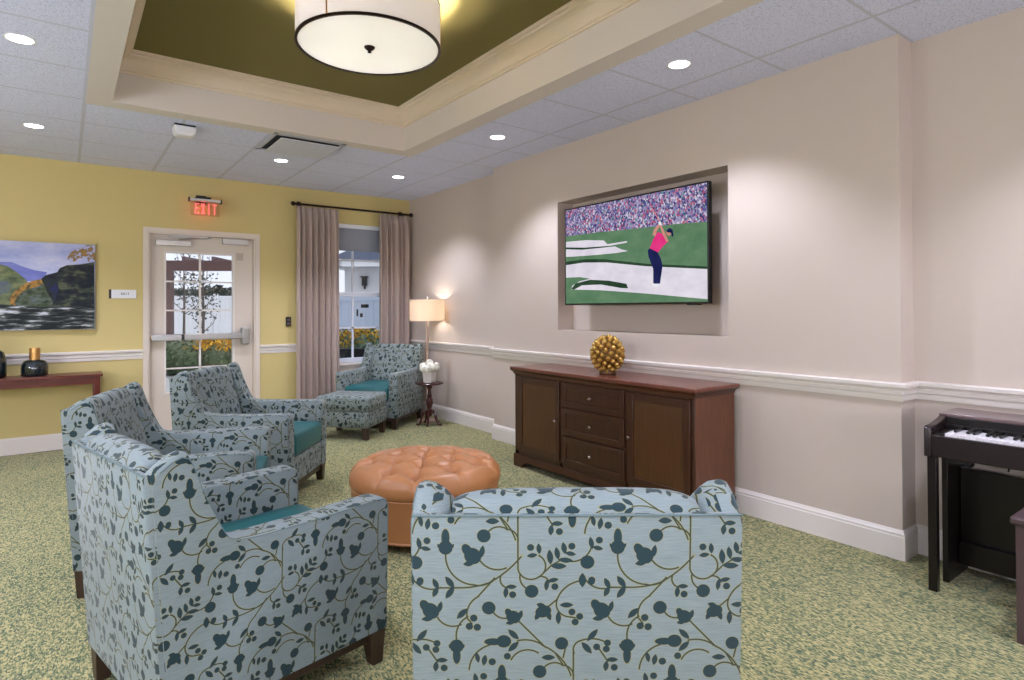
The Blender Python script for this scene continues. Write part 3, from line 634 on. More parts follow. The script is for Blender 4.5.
# ------------------------------------------------------------ armchairs
def make_chair():
    R = thing('armchair', (0, 0, 0))
    def ox(y, z):   # outer half width of the shell at a height
        if z > .62: return .362+(.857-z)*.04
        return .360+.014*(z-.128)/.5
    prof = [(-.355, .128), (-.405, .855), (-.385, .872), (-.352, .896), (-.325, .905), (-.306, .898), (-.296, .878), (-.272, .80), (-.243, .722), (-.212, .652), (-.196, .628), (-.172, .617), (-.10, .612), (.10, .611), (.30, .614), (.365, .614), (.387, .600), (.392, .575), (.392, .30), (.390, .128)]
    for s in (1, -1):
        rings = []
        for ins, shr, drop in ((0, .008, .016), (.006, .001, .004), (.022, -.003, 0), (.045, -.003, .004), (.066, -.002, .018), (.083, 0, .036), (.095, .002, .056), (.10, .008, .066)):
            ring = []
            cyc, czc = 0.0, .45
            for y, z in prof:
                th = ins*(1.0)
                # shrink rim slightly at both faces for a soft padded edge
                dy, dz = y-cyc, z-czc; L = math.hypot(dy, dz)
                top = 1 if z > .14 else 0
                wz = min(1, max(0, (z-.66)/.2)); wz = wz*wz*(3-2*wz)
                ring.append((s*(ox(y, z)-th), y-dy/L*shr*top, z-dz/L*shr*top-drop*wz))
            rings.append(ring)
        a = MB().loft(rings).build('armrest', fabric, R, uv=uvbox, angle=50)
        wzf = lambda z: (lambda q: q*q*(3-2*q))(min(1, max(0, (z-.66)/.2)))
        seam = [(s*(ox(y, z)-.0015), y-y/math.hypot(y, z-.45)*.005, z-(z-.45)/math.hypot(y, z-.45)*.005-.011*wzf(z)) for y, z in prof[2:]]
        MB().tube(seam, .0019, 5).build('piping', seam_m, a)
    # outer back
    b = MB(); W0, W1 = .358, .356
    rings = []
    for (y, z, w) in ((-.372, .128, W0), (-.399, .50, W0), (-.4235, .845, W1), (-.4185, .857, W1-.006)):
        th = .03 if z < .85 else .012
        rings.append([(-w, y+.004, z), (-w+.006, y, z), (w-.006, y, z), (w, y+.004, z), (w, y+th, z), (-w, y+th, z)])
    bk = b.loft(rings).build('backrest', fabric, R, uv=uvbox, angle=50)
    MB().tube([(-W1, -.4225, .8555), (W1, -.4225, .8555)], .0022, 6).build('piping', seam_m, bk)
    # loose back cushion
    sec = [(-.36, .43), (-.405, .70), (-.416, .845), (-.412, .862), (-.392, .884), (-.36, .895), (-.33, .89), (-.312, .866), (-.285, .77), (-.252, .68), (-.222, .59), (-.195, .50), (-.19, .45), (-.21, .425)]
    rings = []; N = 22
    for i in range(N+1):
        u = -1+2*i/N; e = abs(u)**7; ring = []
        for y, z in sec:
            cy_, cz_ = -.31, .65; kz = 1-.09*e-.012*u*u; ky = 1-.35*e
            zz = cz_+(z-cz_)*kz; yy = cy_+(y-cy_)*ky if y > -.35 else y
            ring.append((u*.272, yy, zz))
        rings.append(ring)
    MB().loft(rings).build('back_cushion', fabric, R, uv=lambda co, n: (co.x, co.z+max(0, co.y+.42)*(.9 if co.z > .84 else .3)), angle=70)
    # seat cushion
    rings = []
    nx, ny = 16, 16
    b = MB(); rr = .028
    def sq(t_, r): return t_
    outline = []
    x0, x1, y0, y1 = -.262, .262, -.24, .394
    for cx_, cy2, a0 in ((x1-rr, y1-rr, 0), (x0+rr, y1-rr, 90), (x0+rr, y0+rr, 180), (x1-rr, y0+rr, 270)):
        for q in range(0, 91, 18): outline.append((cx_+rr*cos(radians(a0+q)), cy2+rr*sin(radians(a0+q))))
    def shr(d): return [(x-math.copysign(min(d, abs(x)), x), (y-.077)-math.copysign(min(d, abs(y-.077)), y-.077)+.077) for x, y in outline]
    lev = [(.02, .312), (.004, .318), (0, .335), (0, .44), (.005, .455), (.018, .463), (.08, .472), (.16, .477), (.235, .479)]
    b.loft([[(x, y, z) for x, y in shr(d)] for d, z in lev]).build('seat_cushion', vinyl, R, angle=60)
    # front apron and deck
    MB().box(-.262, -.36, .130, .262, .386, .310).build('seat_base', fabric, R, uv=uvbox, bevel=.008)
    # wooden plinth rail with tapered feet
    b = MB(); b.box(-.335, .345, .085, .335, .37, .128); b.box(-.335, -.35, .085, .335, -.325, .128); b.box(-.335, -.325, .085, -.31, .345, .128); b.box(.31, -.325, .085, .335, .345, .128)
    b.build('base_rail', espresso, R, bevel=.002)
    for sx in (-1, 1):
        for sy, yc in ((1, .352), (-1, -.332)):
            t1, t0 = .034, .021; X = sx*.324
            rings = [[(X+sx*(dx-0)*1, yc+dy, z) for dx, dy in ((-t, -t), (t, -t), (t, t), (-t, t))] for t, z in ((t0, 0), (t0+.003, .03), (t1, .128))]
            rings = [[(X+dx-(sx*(t1-t)*-.4), yc+dy+(sy*(t1-t)*.4), z) for dx, dy in ((-t, -t), (t, -t), (t, t), (-t, t))] for t, z in ((t0, 0), (t0+.003, .03), (t1, .128))]
            MB().loft(rings).build('leg', espresso, R, bevel=.002)
    return R
chair0 = make_chair()
chairs = [((1.157, 1.314), -.642, 'nearest armchair, its vine-patterned back turned fully to the viewer, at bottom centre'),
 ((.51, 2.355), -1.358, 'large vine-patterned armchair at front left, seen from behind and side, with teal seat'),
 ((.507, 3.584), -1.931, 'vine-patterned armchair partly hidden behind the big front left one, facing the tan ottoman'),
 ((1.111, 4.593), -2.242, 'vine-patterned armchair in front of the exit door, teal seat turned to the tan ottoman'),
 ((2.965, 6.515), 2.262, 'smallest, farthest vine-patterned armchair in the window corner, beside the floor lamp')]
for k, (p, th, lb) in enumerate(chairs):
    o = chair0 if k == 0 else copy_tree(chair0)
    o.location = (p[0], p[1], 0); o.rotation_euler = (0, 0, th); o.scale = (1.022, 1, 1) if k == 0 else (1, 1, 1); tag(o, lb, 'armchair', 'vine patterned lounge armchairs')

# matching footstool
fs = thing('footstool', (2.418, 6.043, 0), 'square vine-patterned footstool in front of the window corner armchair', 'footstool', rz=2.31)
def padbox(x, y, z0, z1, r, crown, name, mat, par):
    out = []
    for cx_, cy2, a0 in ((x-r, y-r, 0), (-x+r, y-r, 90), (-x+r, -y+r, 180), (x-r, -y+r, 270)):
        for q in range(0, 91, 22): out.append((cx_+r*cos(radians(a0+q)), cy2+r*sin(radians(a0+q))))
    sh = lambda d: [(a*(1-d/x), c*(1-d/y)) for a, c in out]
    lev = [(.012, z0), (0, z0+.01), (-.004, (z0+z1)/2), (0, z1-.016), (.006, z1-.005), (.018, z1), (x*.5, z1+crown*.7), (x*.9, z1+crown)]
    return MB().loft([[(a, c, z) for a, c in sh(d)] for d, z in lev]).build(name, mat, par, uv=uvbox, angle=60)
padbox(.287, .238, .282, .43, .03, .012, 'cushion', fabric, fs); padbox(.283, .234, .12, .286, .012, 0, 'upholstered_box', fabric, fs)
for sx in (-1, 1):
    for sy in (-1, 1):
        MB().loft([[(sx*.245+a*t, sy*.2+c*t, z) for a, c in ((-1, -1), (1, -1), (1, 1), (-1, 1))] for t, z in ((.024, 0), (.031, .122))]).build('leg', espresso, fs, bevel=.002)

# round tufted ottoman
ot = thing('round_ottoman', (1.75, 3.22, 0), 'round tan leather ottoman with button tufted top among the armchairs', 'ottoman')
Ro = .447
btn = [(0, 0), (.2, 0), (-.2, 0), (.1, .15), (-.1, .15), (.1, -.15), (-.1, -.15), (0, .29), (0, -.29), (.205, .27), (-.205, .27), (.205, -.27), (-.205, -.27), (.3, .13), (-.3, .13), (.3, -.13), (-.3, -.13)]
btn = [p for p in btn if math.hypot(*p) < .36]
segs_ = []
for i, p in enumerate(btn):
    for q in btn[i+1:]:
        d = math.hypot(p[0]-q[0], p[1]-q[1])
        if .12 < d < .19: segs_.append((p, q))
for p in btn:
    r_ = math.hypot(*p)
    if r_ > .27: segs_.append((p, (p[0]/r_*.46, p[1]/r_*.46)))
def tuft(x, y):
    r = math.hypot(x, y); base = .394+.048*(1-(r/Ro)**2.6)
    dm = min((x-a)**2+(y-c)**2 for a, c in btn)
    h = base-.05*math.exp(-dm/.0011)-.016*math.exp(-dm/.005)
    dmin = 9
    for (a, c), (e, f) in segs_:
        ux, uy = e-a, f-c; L2 = ux*ux+uy*uy; tt = max(0, min(1, ((x-a)*ux+(y-c)*uy)/L2)); dd = math.hypot(x-a-ux*tt, y-c-uy*tt); dmin = min(dmin, dd)
    h -= .014*math.exp(-(dmin/.008)**2)+.003*math.exp(-(dmin/.025)**2)
    return h, dmin
b = MB(); NA = 200; rings = []
rr_ = [.0008]+[.008*k for k in range(1, 49)]+[.393, .402, .411, .42, .428, .435, .441, .445]
for r in rr_:
    ring = []
    for k in range(NA):
        a = 2*pi*k/NA; x, y = r*cos(a), r*sin(a); h, dm = tuft(x, y)
        if r > .38: h -= .045*((r-.38)/.065)**2.5
        ring.append((x, y, h))
    rings.append(ring)
last = rings[-1]
for dr_, z in ((.449, .318), (.448, .305), (.443, .292), (.436, .284)):
    rings.append([(dr_*cos(2*pi*k/NA), dr_*sin(2*pi*k/NA), z) for k in range(NA)])
b.loft(rings).build('tufted_top', leather, ot, angle=180)
MB().lathe([(.40, .048), (.434, .05), (.436, .06), (.436, .27), (.440, .278), (.436, .286), (.41, .287)], n=96).build('drum_side', leather, ot, angle=50)
MB().lathe([(.437, .056), (.441, .06), (.437, .066)], n=96, cap=False).build('welt', leather, ot)
for k in range(4):
    a = 2*pi*k/4+.5; MB().box(.436, -.0012, .06, .4375, .0012, .28).build('side_seam', plain('leather_seam', lin(120, 74, 44), .6), ot).rotation_euler = (0, 0, a)
for (x, y) in btn: MB().sphere((x, y, tuft(x, y)[0]+.004), .011, 10, 6, sc=(1, 1, .5)).build('button', leather, ot)
for k in range(4):
    a = 2*pi*k/4+.9; MB().lathe([(.022, 0), (.032, .05)], (.34*cos(a), .34*sin(a), 0), 16).build('foot', blackp, ot)

# ------------------------------------------------------------ sideboard
sb = thing('sideboard', (3.24, 3.142, 0), 'long dark walnut sideboard with two doors and three drawers under the television', 'sideboard'); og = (3.24, 3.142, 0)
SX = 3.045; ya, yb = 2.248, 4.036
b = MB(og); b.box(SX, ya, .10, 3.455, yb, .775); b.box(SX+.004, ya-.003, .10, 3.452, ya, .775, 1)
# face frame stiles and rails stand slightly proud
for y0, y1 in ((ya, 2.268), (2.778, 2.802), (3.438, 3.466), (3.985, yb)): b.box(SX-.006, y0, .10, SX, y1, .775)
for z0, z1 in ((.755, .775), (.10, .138)): b.box(SX-.006, ya, z0, SX, yb, z1)
b.build('carcass', [walnut_v, walnut_s], sb, bevel=.002)
b = MB(og)
b.sweep([(3.455, yb), (SX-.006, yb), (SX-.006, ya), (3.455, ya)][::-1], [(0, .765), (-.004, .765), (-.01, .778), (-.016, .79), (-.028, .798), (-.03, .806), (0, .806)][::1])
b.build('cornice', walnut, sb, angle=30)
MB(og).box(SX-.038, ya-.034, .804, 3.466, yb+.034, .829).build('table_top', wood('walnut_top', lin(76, 36, 30), lin(132, 76, 60), .22, (10, 1.5, 10), .6), sb, bevel=.006, seg=3)
# bracket base
f = SX-.010
b = MB(og)
base = [(ya-.012, 0), (ya+.10, 0), (ya+.12, .035), (ya+.16, .05), (yb-.16, .05), (yb-.12, .035), (yb-.10, 0), (yb+.012, 0), (yb+.012, .105), (ya-.012, .105)]
b.prism(base, 'x', f-.006, f+.016); 
for yy in (ya-.012, yb-.008): b.prism([(f, 0), (f+.09, 0), (f+.11, .04), (3.36, .04), (3.38, 0), (3.455, 0), (3.455, .105), (f, .105)], 'y', yy, yy+.02)
b.box(f+.01, ya, .05, 3.45, yb, .1)
b.build('bracket_base', walnut, sb, bevel=.003)
def panel_front(name, y0, y1, z0, z1, knob, fw=.052):
    b = MB(og); xf = SX-.006-.012
    b.box(xf, y0, z0, xf+.016, y0+fw, z1); b.box(xf, y1-fw, z0, xf+.016, y1, z1); b.box(xf, y0+fw, z0, xf+.016, y1-fw, z0+fw); b.box(xf, y0+fw, z1-fw, xf+.016, y1-fw, z1)
    b.box(xf+.009, y0+fw-.002, z0+fw-.002, xf+.014, y1-fw+.002, z1-fw+.002, 1)
    p = b.build(name, [walnut_v, walnut_p if name == 'door' else walnut_v], sb, bevel=.0025)
    MB(og).lathe([(.0001, -.03), (.009, -.029), (.0125, -.024), (.012, -.018), (.006, -.012), (.005, 0)], n=16).build('knob', plain('pewter_knob', lin(170, 150, 140), .25, .8), p)
    k = p.children[0]
    for v in k.data.vertices:
        x_, y_, z_ = v.co+Vector(og); v.co = Vector((xf+z_, knob[0]+x_, knob[1]+y_))-Vector(og)
panel_front('door', 3.468, 3.983, .14, .753, (3.495, .453)); panel_front('door', 2.27, 2.776, .14, .753, (2.75, .453))
for z0, z1, kz in ((.575, .753, .664), (.362, .562, .46), (.14, .349, .25)): panel_front('drawer', 2.804, 3.436, z0, z1, (3.115, kz), .042)
# golden pine cone ornament
pc = thing('pine_cone_ornament', (3.22, 3.14, .829), 'gold pine cone ornament standing on the sideboard', 'ornament'); 
b = MB(); b.sphere((0, 0, .142), .105, 20, 12, sc=(1, 1, 1.1)); b.build('cone_core', plain('dark_gold', lin(112, 78, 34), .4, .6), pc)
b = MB(); NN = 92; ga = pi*(3-sqrt(5))
for k in range(NN):
    u = 1-2*(k+.5)/NN; a = ga*k; rr = sqrt(1-u*u); n_ = Vector((rr*cos(a), rr*sin(a), u)); p = Vector((n_.x*.108, n_.y*.108, .145+n_.z*.124))
    if p.z < .028: continue
    d = (n_+Vector((0, 0, .35))).normalized(); e1 = d.cross(Vector((0, 0, 1))).normalized(); e2 = d.cross(e1)
    rings = []
    for q, w in ((-.02, .012), (-.004, .019), (.008, .019), (.018, .014), (.024, .006), (.025, .001)):
        rings.append([p+d*q+(e1*cos(2*pi*j/6)+e2*sin(2*pi*j/6))*w for j in range(6)])
    b.loft(rings)
b.build('cone_scales', goldm, pc, angle=50)
MB().lathe([(.05, 0), (.062, .004), (.058, .03), (.04, .04)], n=20).build('foot', plain('dark_gold_foot', lin(88, 60, 30), .4, .6), pc)

# ------------------------------------------------------------ console table with vases
ct = thing('console_table', (-.6, 6.95, 0), 'slim mahogany console table against the yellow wall below the painting', 'console table'); og = (-.6, 6.95, 0)
MB(og).box(-1.52, 6.775, .70, .292, 7.105, .722).build('table_top', mahogany, ct, bevel=.004)
b = MB(og); b.box(-1.47, 6.80, .632, .262, 6.818, .70); b.box(-1.47, 7.07, .632, .262, 7.088, .70); b.box(.244, 6.8, .632, .262, 7.088, .70); b.box(-1.47, 6.8, .632, -1.452, 7.088, .70)
b.build('apron', mahogany, ct, bevel=.002)
for x in (.222, -1.472):
    for y in (6.797, 7.05): MB(og).loft([[(x+.024+a*t, y+.02+c*t, z) for a, c in ((-1, -1), (1, -1), (1, 1), (-1, 1))] for t, z in ((.019, 0), (.026, .7))]).build('leg', mahogany, ct, bevel=.002)
def vase(x, y, hb, hn, rb, rn, label):
    v = thing('vase', (x, y, .722), label, 'vase', group='dark glazed vases with brass necks')
    MB().lathe([(rb*.86, 0), (rb*.97, .01), (rb, .03), (rb, hb*.5), (rb*.96, hb*.7), (rb*.8, hb*.9), (rb*.55, hb*.985), (rn*.9, hb)], n=40).build('body', vaseglaze, v, angle=60)
    MB().lathe([(rn*.9, hb-.005), (rn, hb), (rn, hb+hn), (rn*.85, hb+hn), (rn*.85, hb+hn*.6)], n=32).build('neck', brass, v)
vase(-.213, 6.94, .15, .105, .1, .04, 'short dark green vase with a brass neck on the console table')
vase(-.51, 6.94, .25, .12, .105, .045, 'taller dark vase at the left edge, partly out of view, on the console table')

# ------------------------------------------------------------ floor lamp, pedestal table, flowers
lp = thing('floor_lamp', (3.418, 6.25, 0), 'floor lamp with a white drum shade and slim pole behind the flower table', 'floor lamp')
lampwood = wood('light_lamp_wood', lin(160, 134, 118), lin(196, 172, 152), .4, (12, 12, 2))
MB().lathe([(.115, 0), (.12, .008), (.118, .018), (.02, .026)], n=36).build('base', lampwood, lp)
MB().lathe([(.012, .02), (.014, .4), (.018, .9), (.021, 1.1), (.019, 1.17), (.008, 1.2), (.008, 1.44)], n=20).build('pole', lampwood, lp)
MB().lathe([(.205, 1.178), (.205, 1.425), (.202, 1.425), (.202, 1.178), (.205, 1.178)], n=56, cap=False).build('lamp_shade', shade_linen, lp)
MB().tube([(-.203, 0, 1.415), (.203, 0, 1.415)], .002, 5).tube([(0, -.203, 1.415), (0, .203, 1.415)], .002, 5).build('shade_spider', steel, lp)
MB().sphere((0, 0, 1.45), .014).build('finial', steel, lp)
l = bpy.data.lights.new('lamp_bulb', 'POINT'); l.energy = LAMP_W; l.color = (1, .93, .84); l.shadow_soft_size = .03
lo = bpy.data.objects.new('lamp_bulb', l); COL.objects.link(lo); lo.parent = lp; lo.location = (.05, 0, 1.32)

pt = thing('pedestal_table', (3.325, 6.03, 0), 'small round dark mahogany pedestal table with carved post and curling feet', 'side table')
MB().lathe([(.05, .455), (.14, .462), (.155, .468), (.158, .476), (.152, .482), (.14, .478), (.01, .478)], n=40).build('table_top', pedwood, pt)
MB().lathe([(.018, .10), (.034, .12), (.036, .15), (.022, .18), (.03, .215), (.040, .25), (.036, .29), (.022, .315), (.03, .33), (.022, .345), (.017, .40), (.03, .425), (.045, .456)], n=24).build('post', pedwood, pt)
for k in range(5):
    a = 2*pi*k/5+.25
    pts = [(.0, .15), (.03, .165), (.06, .15), (.08, .115), (.092, .07), (.105, .03), (.125, .012), (.145, .014), (.15, .026)]
    MB().tube([(r*cos(a), r*sin(a), z) for r, z in pts], [.014, .014, .014, .013, .012, .011, .011, .009, .006], 8).build('foot', pedwood, pt)
vs_ = thing('flower_arrangement', (3.325, 6.03, .481), 'white flower bouquet in a square white pot on the pedestal table', 'flowers')
MB().loft([[(a*t, c*t, z) for a, c in ((-1, -1), (1, -1), (1, 1), (-1, 1))] for t, z in ((.05, 0), (.058, .135))]).build('pot', plain('cream_pot', lin(216, 208, 200), .5), vs_, bevel=.006).rotation_euler = (0, 0, .5)
petal = plain('white_petals', lin(246, 244, 232), .7, var=.04); leafm = plain('pale_green_leaves', lin(150, 166, 96), .6, var=.2)
rf = random.Random(4)
for k in range(9):
    a = 2*pi*k/8; r = .075 if k < 8 else 0; c = (r*cos(a), r*sin(a), .165+rf.uniform(-.015, .02)+(.035 if k == 8 else 0)); b = MB()
    for q in range(60):
        u = rf.uniform(-.3, 1); an = rf.uniform(0, 2*pi); rr = sqrt(max(0, 1-u*u)); n_ = Vector((rr*cos(an), rr*sin(an), u)); p = Vector(c)+n_*.045
        e1 = n_.cross(Vector((.3, .2, 1))).normalized(); e2 = n_.cross(e1); w = .014
        b.add([p-e1*w, p+e2*w+n_*.006, p+e1*w, p-e2*w+n_*.006], [(0, 1, 2, 3)])
    b.sphere(c, .042, 10, 6); b.build('blossom', petal, vs_, angle=80)
b = MB()
for q in range(40):
    an = rf.uniform(0, 2*pi); r = rf.uniform(.08, .13); c = Vector((r*cos(an), r*sin(an), rf.uniform(.125, .185))); d = Vector((cos(an), sin(an), rf.uniform(-.3, .5))).normalized(); e = d.cross(Vector((0, 0, 1))).normalized()
    b.add([c-d*.02, c+e*.009, c+d*.02, c-e*.009], [(0, 1, 2, 3)])
b.build('leaves', leafm, vs_)

# ------------------------------------------------------------ digital piano and bench
PX, PY = 3.205, 1.10; PE = -.30
pn = thing('digital_piano', (3.42, .39, 0), 'dark upright digital piano with white keys against the right wall', 'piano'); og = (3.42, .39, 0)
side = [(PX, .62), (PX, .752), (PX+.012, .76), (PX+.06, .762), (PX+.12, .772), (PX+.17, .782), (PX+.20, .792), (3.645, .792), (3.645, .62)]
for y0 in (PE, PY-.03): MB(og).prism(side, 'y', y0, y0+.03).build('side_arm', pianobrown, pn, bevel=.003)
MB(og).box(PX+.01, PE+.03, .622, 3.64, PY-.03, .70).build('keybed', pianobrown, pn, bevel=.003)
MB(og).box(PX+.002, PE+.03, .628, PX+.022, PY-.03, .722).build('key_slip', pianobrown, pn, bevel=.003)
MB(og).box(PX+.20, PE-.004, .783, 3.645, PY+.004, .80).build('lid', plain('piano_lid', lin(112, 92, 92), .18, spec=.8), pn, bevel=.004)
MB(og).box(PX+.19, PE+.03, .70, PX+.212, PY-.03, .784).box(PX+.175, PE+.03, .745, PX+.19, PY-.03, .752).build('control_panel', blackgloss, pn, bevel=.002)
MB(og).box(PX+.022, PY-.075, .70, PX+.19, PY-.03, .73).build('key_block', blackgloss, pn, bevel=.003)
MB(og).box(PX+.022, PE+.03, .70, PX+.19, PE+.075, .73).build('key_block', blackgloss, pn, bevel=.003)
ky1 = PY-.076; kw = (ky1-(PE+.076))/52
wk = MB().box(PX+.026-3.42, -kw+.001, .70, PX+.175-3.42, -.0005, .7345).build('white_key', ivory, pn, bevel=.0012)
bk = MB().box(PX+.076-3.42, -.006, .7345, PX+.175-3.42, .006, .746).build('black_key', ebony, pn, bevel=.0015)
fw_ = fb_ = True; pat = [1, 0, 1, 1, 0, 1, 1]
for k in range(52):
    y = ky1-kw*k-.39
    o = wk if fw_ else wk.copy()
    if not fw_: COL.objects.link(o); o.parent = pn
    fw_ = False; o.location = (0, y, 0)
    if pat[k % 7] and k < 51:
        o = bk if fb_ else bk.copy()
        if not fb_: COL.objects.link(o); o.parent = pn
        fb_ = False; o.location = (0, y-kw, 0)
for y0 in (PE+.005, PY-.045): MB(og).box(PX+.012, y0, 0, PX+.046, y0+.036, .62).build('front_leg', blackgloss, pn, bevel=.002)
for y0 in (PE+.005, PY-.045): MB(og).box(PX+.165, y0+.004, 0, 3.64, y0+.028, .62).build('side_panel', blackgloss, pn, bevel=.002)
MB(og).box(3.53, PE+.035, .10, 3.55, PY-.045, .522).build('back_board', blackgloss, pn, bevel=.002)
MB(og).box(3.50, PE+.035, .06, 3.56, PY-.045, .17).build('pedal_box', blackgloss, pn, bevel=.002)
MB(og).box(3.35, PE+.035, .0, 3.50, PY-.045, .03).build('foot_rail', blackgloss, pn, bevel=.002) if False else None
for k in range(3): MB(og).box(3.40, .33+k*.07, .07, 3.51, .36+k*.07, .085).build('pedal', brass, pn, bevel=.003)
MB(og).box(PX+.07, PY-.16, .585, PX+.12, PY-.13, .622).box(PX+.04, PY-.16, .585, PX+.12, PY-.13, .597).build('headphone_hook', blackp, pn, bevel=.002)
MB(og).tube([(3.50, .86, .62), (3.52, .86, .58), (3.54, .87, .54)], .004, 6).build('cable', blackp, pn)

bn = thing('piano_bench', (3.14, .38, 0), 'brown lacquered piano bench at the right edge, in front of the piano', 'bench'); og = (3.14, .38, 0)
MB(og).box(2.965, .03, .462, 3.315, .728, .492).build('seat', benchm, bn, bevel=.009, seg=3)
b = MB(og); b.box(2.99, .06, .39, 3.005, .70, .462); b.box(3.275, .06, .39, 3.29, .70, .462); b.box(2.99, .685, .39, 3.29, .70, .462); b.box(2.99, .06, .39, 3.29, .075, .462)
b.build('apron', benchm, bn)
for x in (2.98, 3.25):
    for y in (.045, .665): MB(og).box(x, y, 0, x+.048, y+.048, .462).build('leg', benchm, bn, bevel=.002)

# ------------------------------------------------------------ outdoors
pav = plain('pale_concrete', lin(176, 176, 178), .9, var=.08, nsc=4)
tag(MB((0, 0, 0)).box(-40, YB+.16, -.2, 60, 80, -.02).build('patio_ground', pav, smooth=False), kind='structure')
fencem = plain('white_vinyl_fence', lin(218, 221, 226), .5, var=.01)
def at(u, v, d): 
    p = Vector((0, 0, 1.309))+Vector((.5977, .8017, 0))*d+Vector((.8017, -.5977, 0))*((u-512)/600*d); return p.x, p.y, 1.309+(309-v)/600*d
# fence far behind the door view: runs square to the view
def fence(p, q, h, n, label):
    f = thing('vinyl_fence', (p[0], p[1], -.02), label, 'fence', rz=atan2(q[1]-p[1], q[0]-p[0])); L = math.hypot(q[0]-p[0], q[1]-p[1])
    b = MB()
    for k in range(n):
        x0 = L*k/n; x1 = L*(k+1)/n; m_ = 10
        for j in range(m_): b.box(x0+(x1-x0)*j/m_+.004, -.012, .08, x0+(x1-x0)*(j+1)/m_-.004, .012, h-.08)
    b.build('fence_panel', fencem, f, smooth=False)
    MB().box(0, -.03, h-.1, L, .03, h).box(0, -.03, .03, L, .03, .14).build('fence_rail', fencem, f, smooth=False)
    for k in range(n+1): MB().box(L*k/n-.07, -.07, 0, L*k/n+.07, .07, h+.06).build('fence_post', fencem, f, bevel=.02)
fence(at(120, 300, 20)[:2], at(262, 300, 21)[:2], 1.83, 3, 'long white vinyl fence seen beyond the exit door glass')
fence(at(318, 300, 13)[:2], at(400, 300, 12)[:2], 1.62, 1, 'white vinyl fence seen through the lower half of the window')
gt = thing('gate_latch', at(363, 309, 12.2), 'black latch plates on the white fence outside the window', 'latch')
gx, gy, _ = at(363, 309, 12.1)
b = MB((0, 0, 0)); b.box(-.03, -.03, .05, .12, 0, .12); b.box(-.12, -.03, -.12, -.09, 0, .02); b.box(-.05, -.03, -.14, 0, 0, -.06); b.build('latch_plates', blackp, gt); gt.location = (gx, gy, 1.3); gt.rotation_euler = (0, 0, -.6)
# timber pergola frame
pgm = wood('red_brown_timber', lin(58, 34, 34), lin(92, 58, 56), .6, (2, 2, 1))
pg = thing('pergola', at(169, 368, 13)[:2]+(-.02,), 'dark red-brown timber pergola frame outside the exit door', 'pergola'); a0 = at(169, 368, 13); a1 = at(262, 368, 13.2)
an = atan2(a1[1]-a0[1], a1[0]-a0[0]); pg.rotation_euler = (0, 0, an); Lp = math.hypot(a1[0]-a0[0], a1[1]-a0[1])
MB().box(-.08, -.08, 0, .08, .08, 2.2).build('post', pgm, pg); MB().box(Lp-.08, -.08, 0, Lp+.08, .08, 2.2).build('post', pgm, pg)
MB().box(-.3, -.07, 2.19, Lp+.3, .07, 2.41).build('beam', pgm, pg)
for k in range(3): MB().box(.3+Lp*k/3.2, -.06, 2.41, .36+Lp*k/3.2, 1.4, 2.5).build('rafter', pgm, pg)
# planting
leaf_g = plain('green_foliage', lin(84, 100, 70), .7, var=.4, nsc=40); leaf_d = plain('dark_foliage', lin(58, 74, 66), .8, var=.3, nsc=10); yel = plain('yellow_blossoms', lin(226, 176, 40), .7, var=.15)
bark = plain('grey_bark', lin(86, 76, 70), .9, var=.2)
def leafcloud(b, c, rad, n, s, rr, m=0, shell=.6):
    for _ in range(n):
        while True:
            u = Vector((rr.uniform(-1, 1), rr.uniform(-1, 1), rr.uniform(-1, 1)))
            if shell < u.length < 1: break
        p = Vector(c)+Vector((u.x*rad[0], u.y*rad[1], u.z*rad[2])); d = Vector((rr.uniform(-1, 1), rr.uniform(-1, 1), rr.uniform(-1, 1))).normalized(); e = d.cross(Vector((.3, .5, .8))).normalized()
        b.add([p-d*s, p+e*s*.6, p+d*s, p-e*s*.6], [(0, 1, 2, 3)], m)
rr = random.Random(11)
def flowerbed(u0, u1, v, d, h, n, label, zt=None):
    p, q = at(u0, v, d), at(u1, v, d); o = thing('flower_bed', ((p[0]+q[0])/2, (p[1]+q[1])/2, 0), label, 'flower bed'); og = o.location[:]
    b = MB(og); y = MB(og)
    for k in range(n):
        t_ = (k+.5)/n; c = (p[0]+(q[0]-p[0])*t_+rr.uniform(-.1, .1), p[1]+(q[1]-p[1])*t_+rr.uniform(-.1, .1), h*.45)
        b.sphere(c, h*.5, 8, 5); leafcloud(b, c, (h*.62, h*.62, h*.55), 260, .045, rr)
        if k >= n*.3: leafcloud(y, (c[0], c[1], h*.8), (h*.6, h*.6, h*.22), 230, .04, rr, shell=0)
    b.build('foliage', leaf_g, o, smooth=False); y.build('yellow_flowers', yel, o, smooth=False)
flowerbed(172, 262, 368, 12.4, .72, 12, 'bed of yellow flowers outside the exit door')
flowerbed(340, 372, 350, 10.6, .98, 6, 'bed of yellow flowers seen low through the window')
pb_ = at(333, 300, 9.1); pb2 = at(385, 300, 9.1); pbx = thing('planter_box', (pb_[0], pb_[1], -.02), 'long dark planter box below the window flowers outside', 'planter', rz=atan2(pb2[1]-pb_[1], pb2[0]-pb_[0]))
b = MB(); Lq = math.hypot(pb2[0]-pb_[0], pb2[1]-pb_[1]); b.box(0, 0, 0, Lq, .04, .72).box(0, .46, 0, Lq, .5, .72).box(0, .04, 0, .04, .46, .72).box(Lq-.04, .04, 0, Lq, .46, .72).box(.04, .04, .55, Lq-.04, .46, .66); b.build('planter_walls', blackp, pbx)
MB().box(-.02, -.02, .70, Lq+.02, .06, .74).build('planter_rim', blackp, pbx)
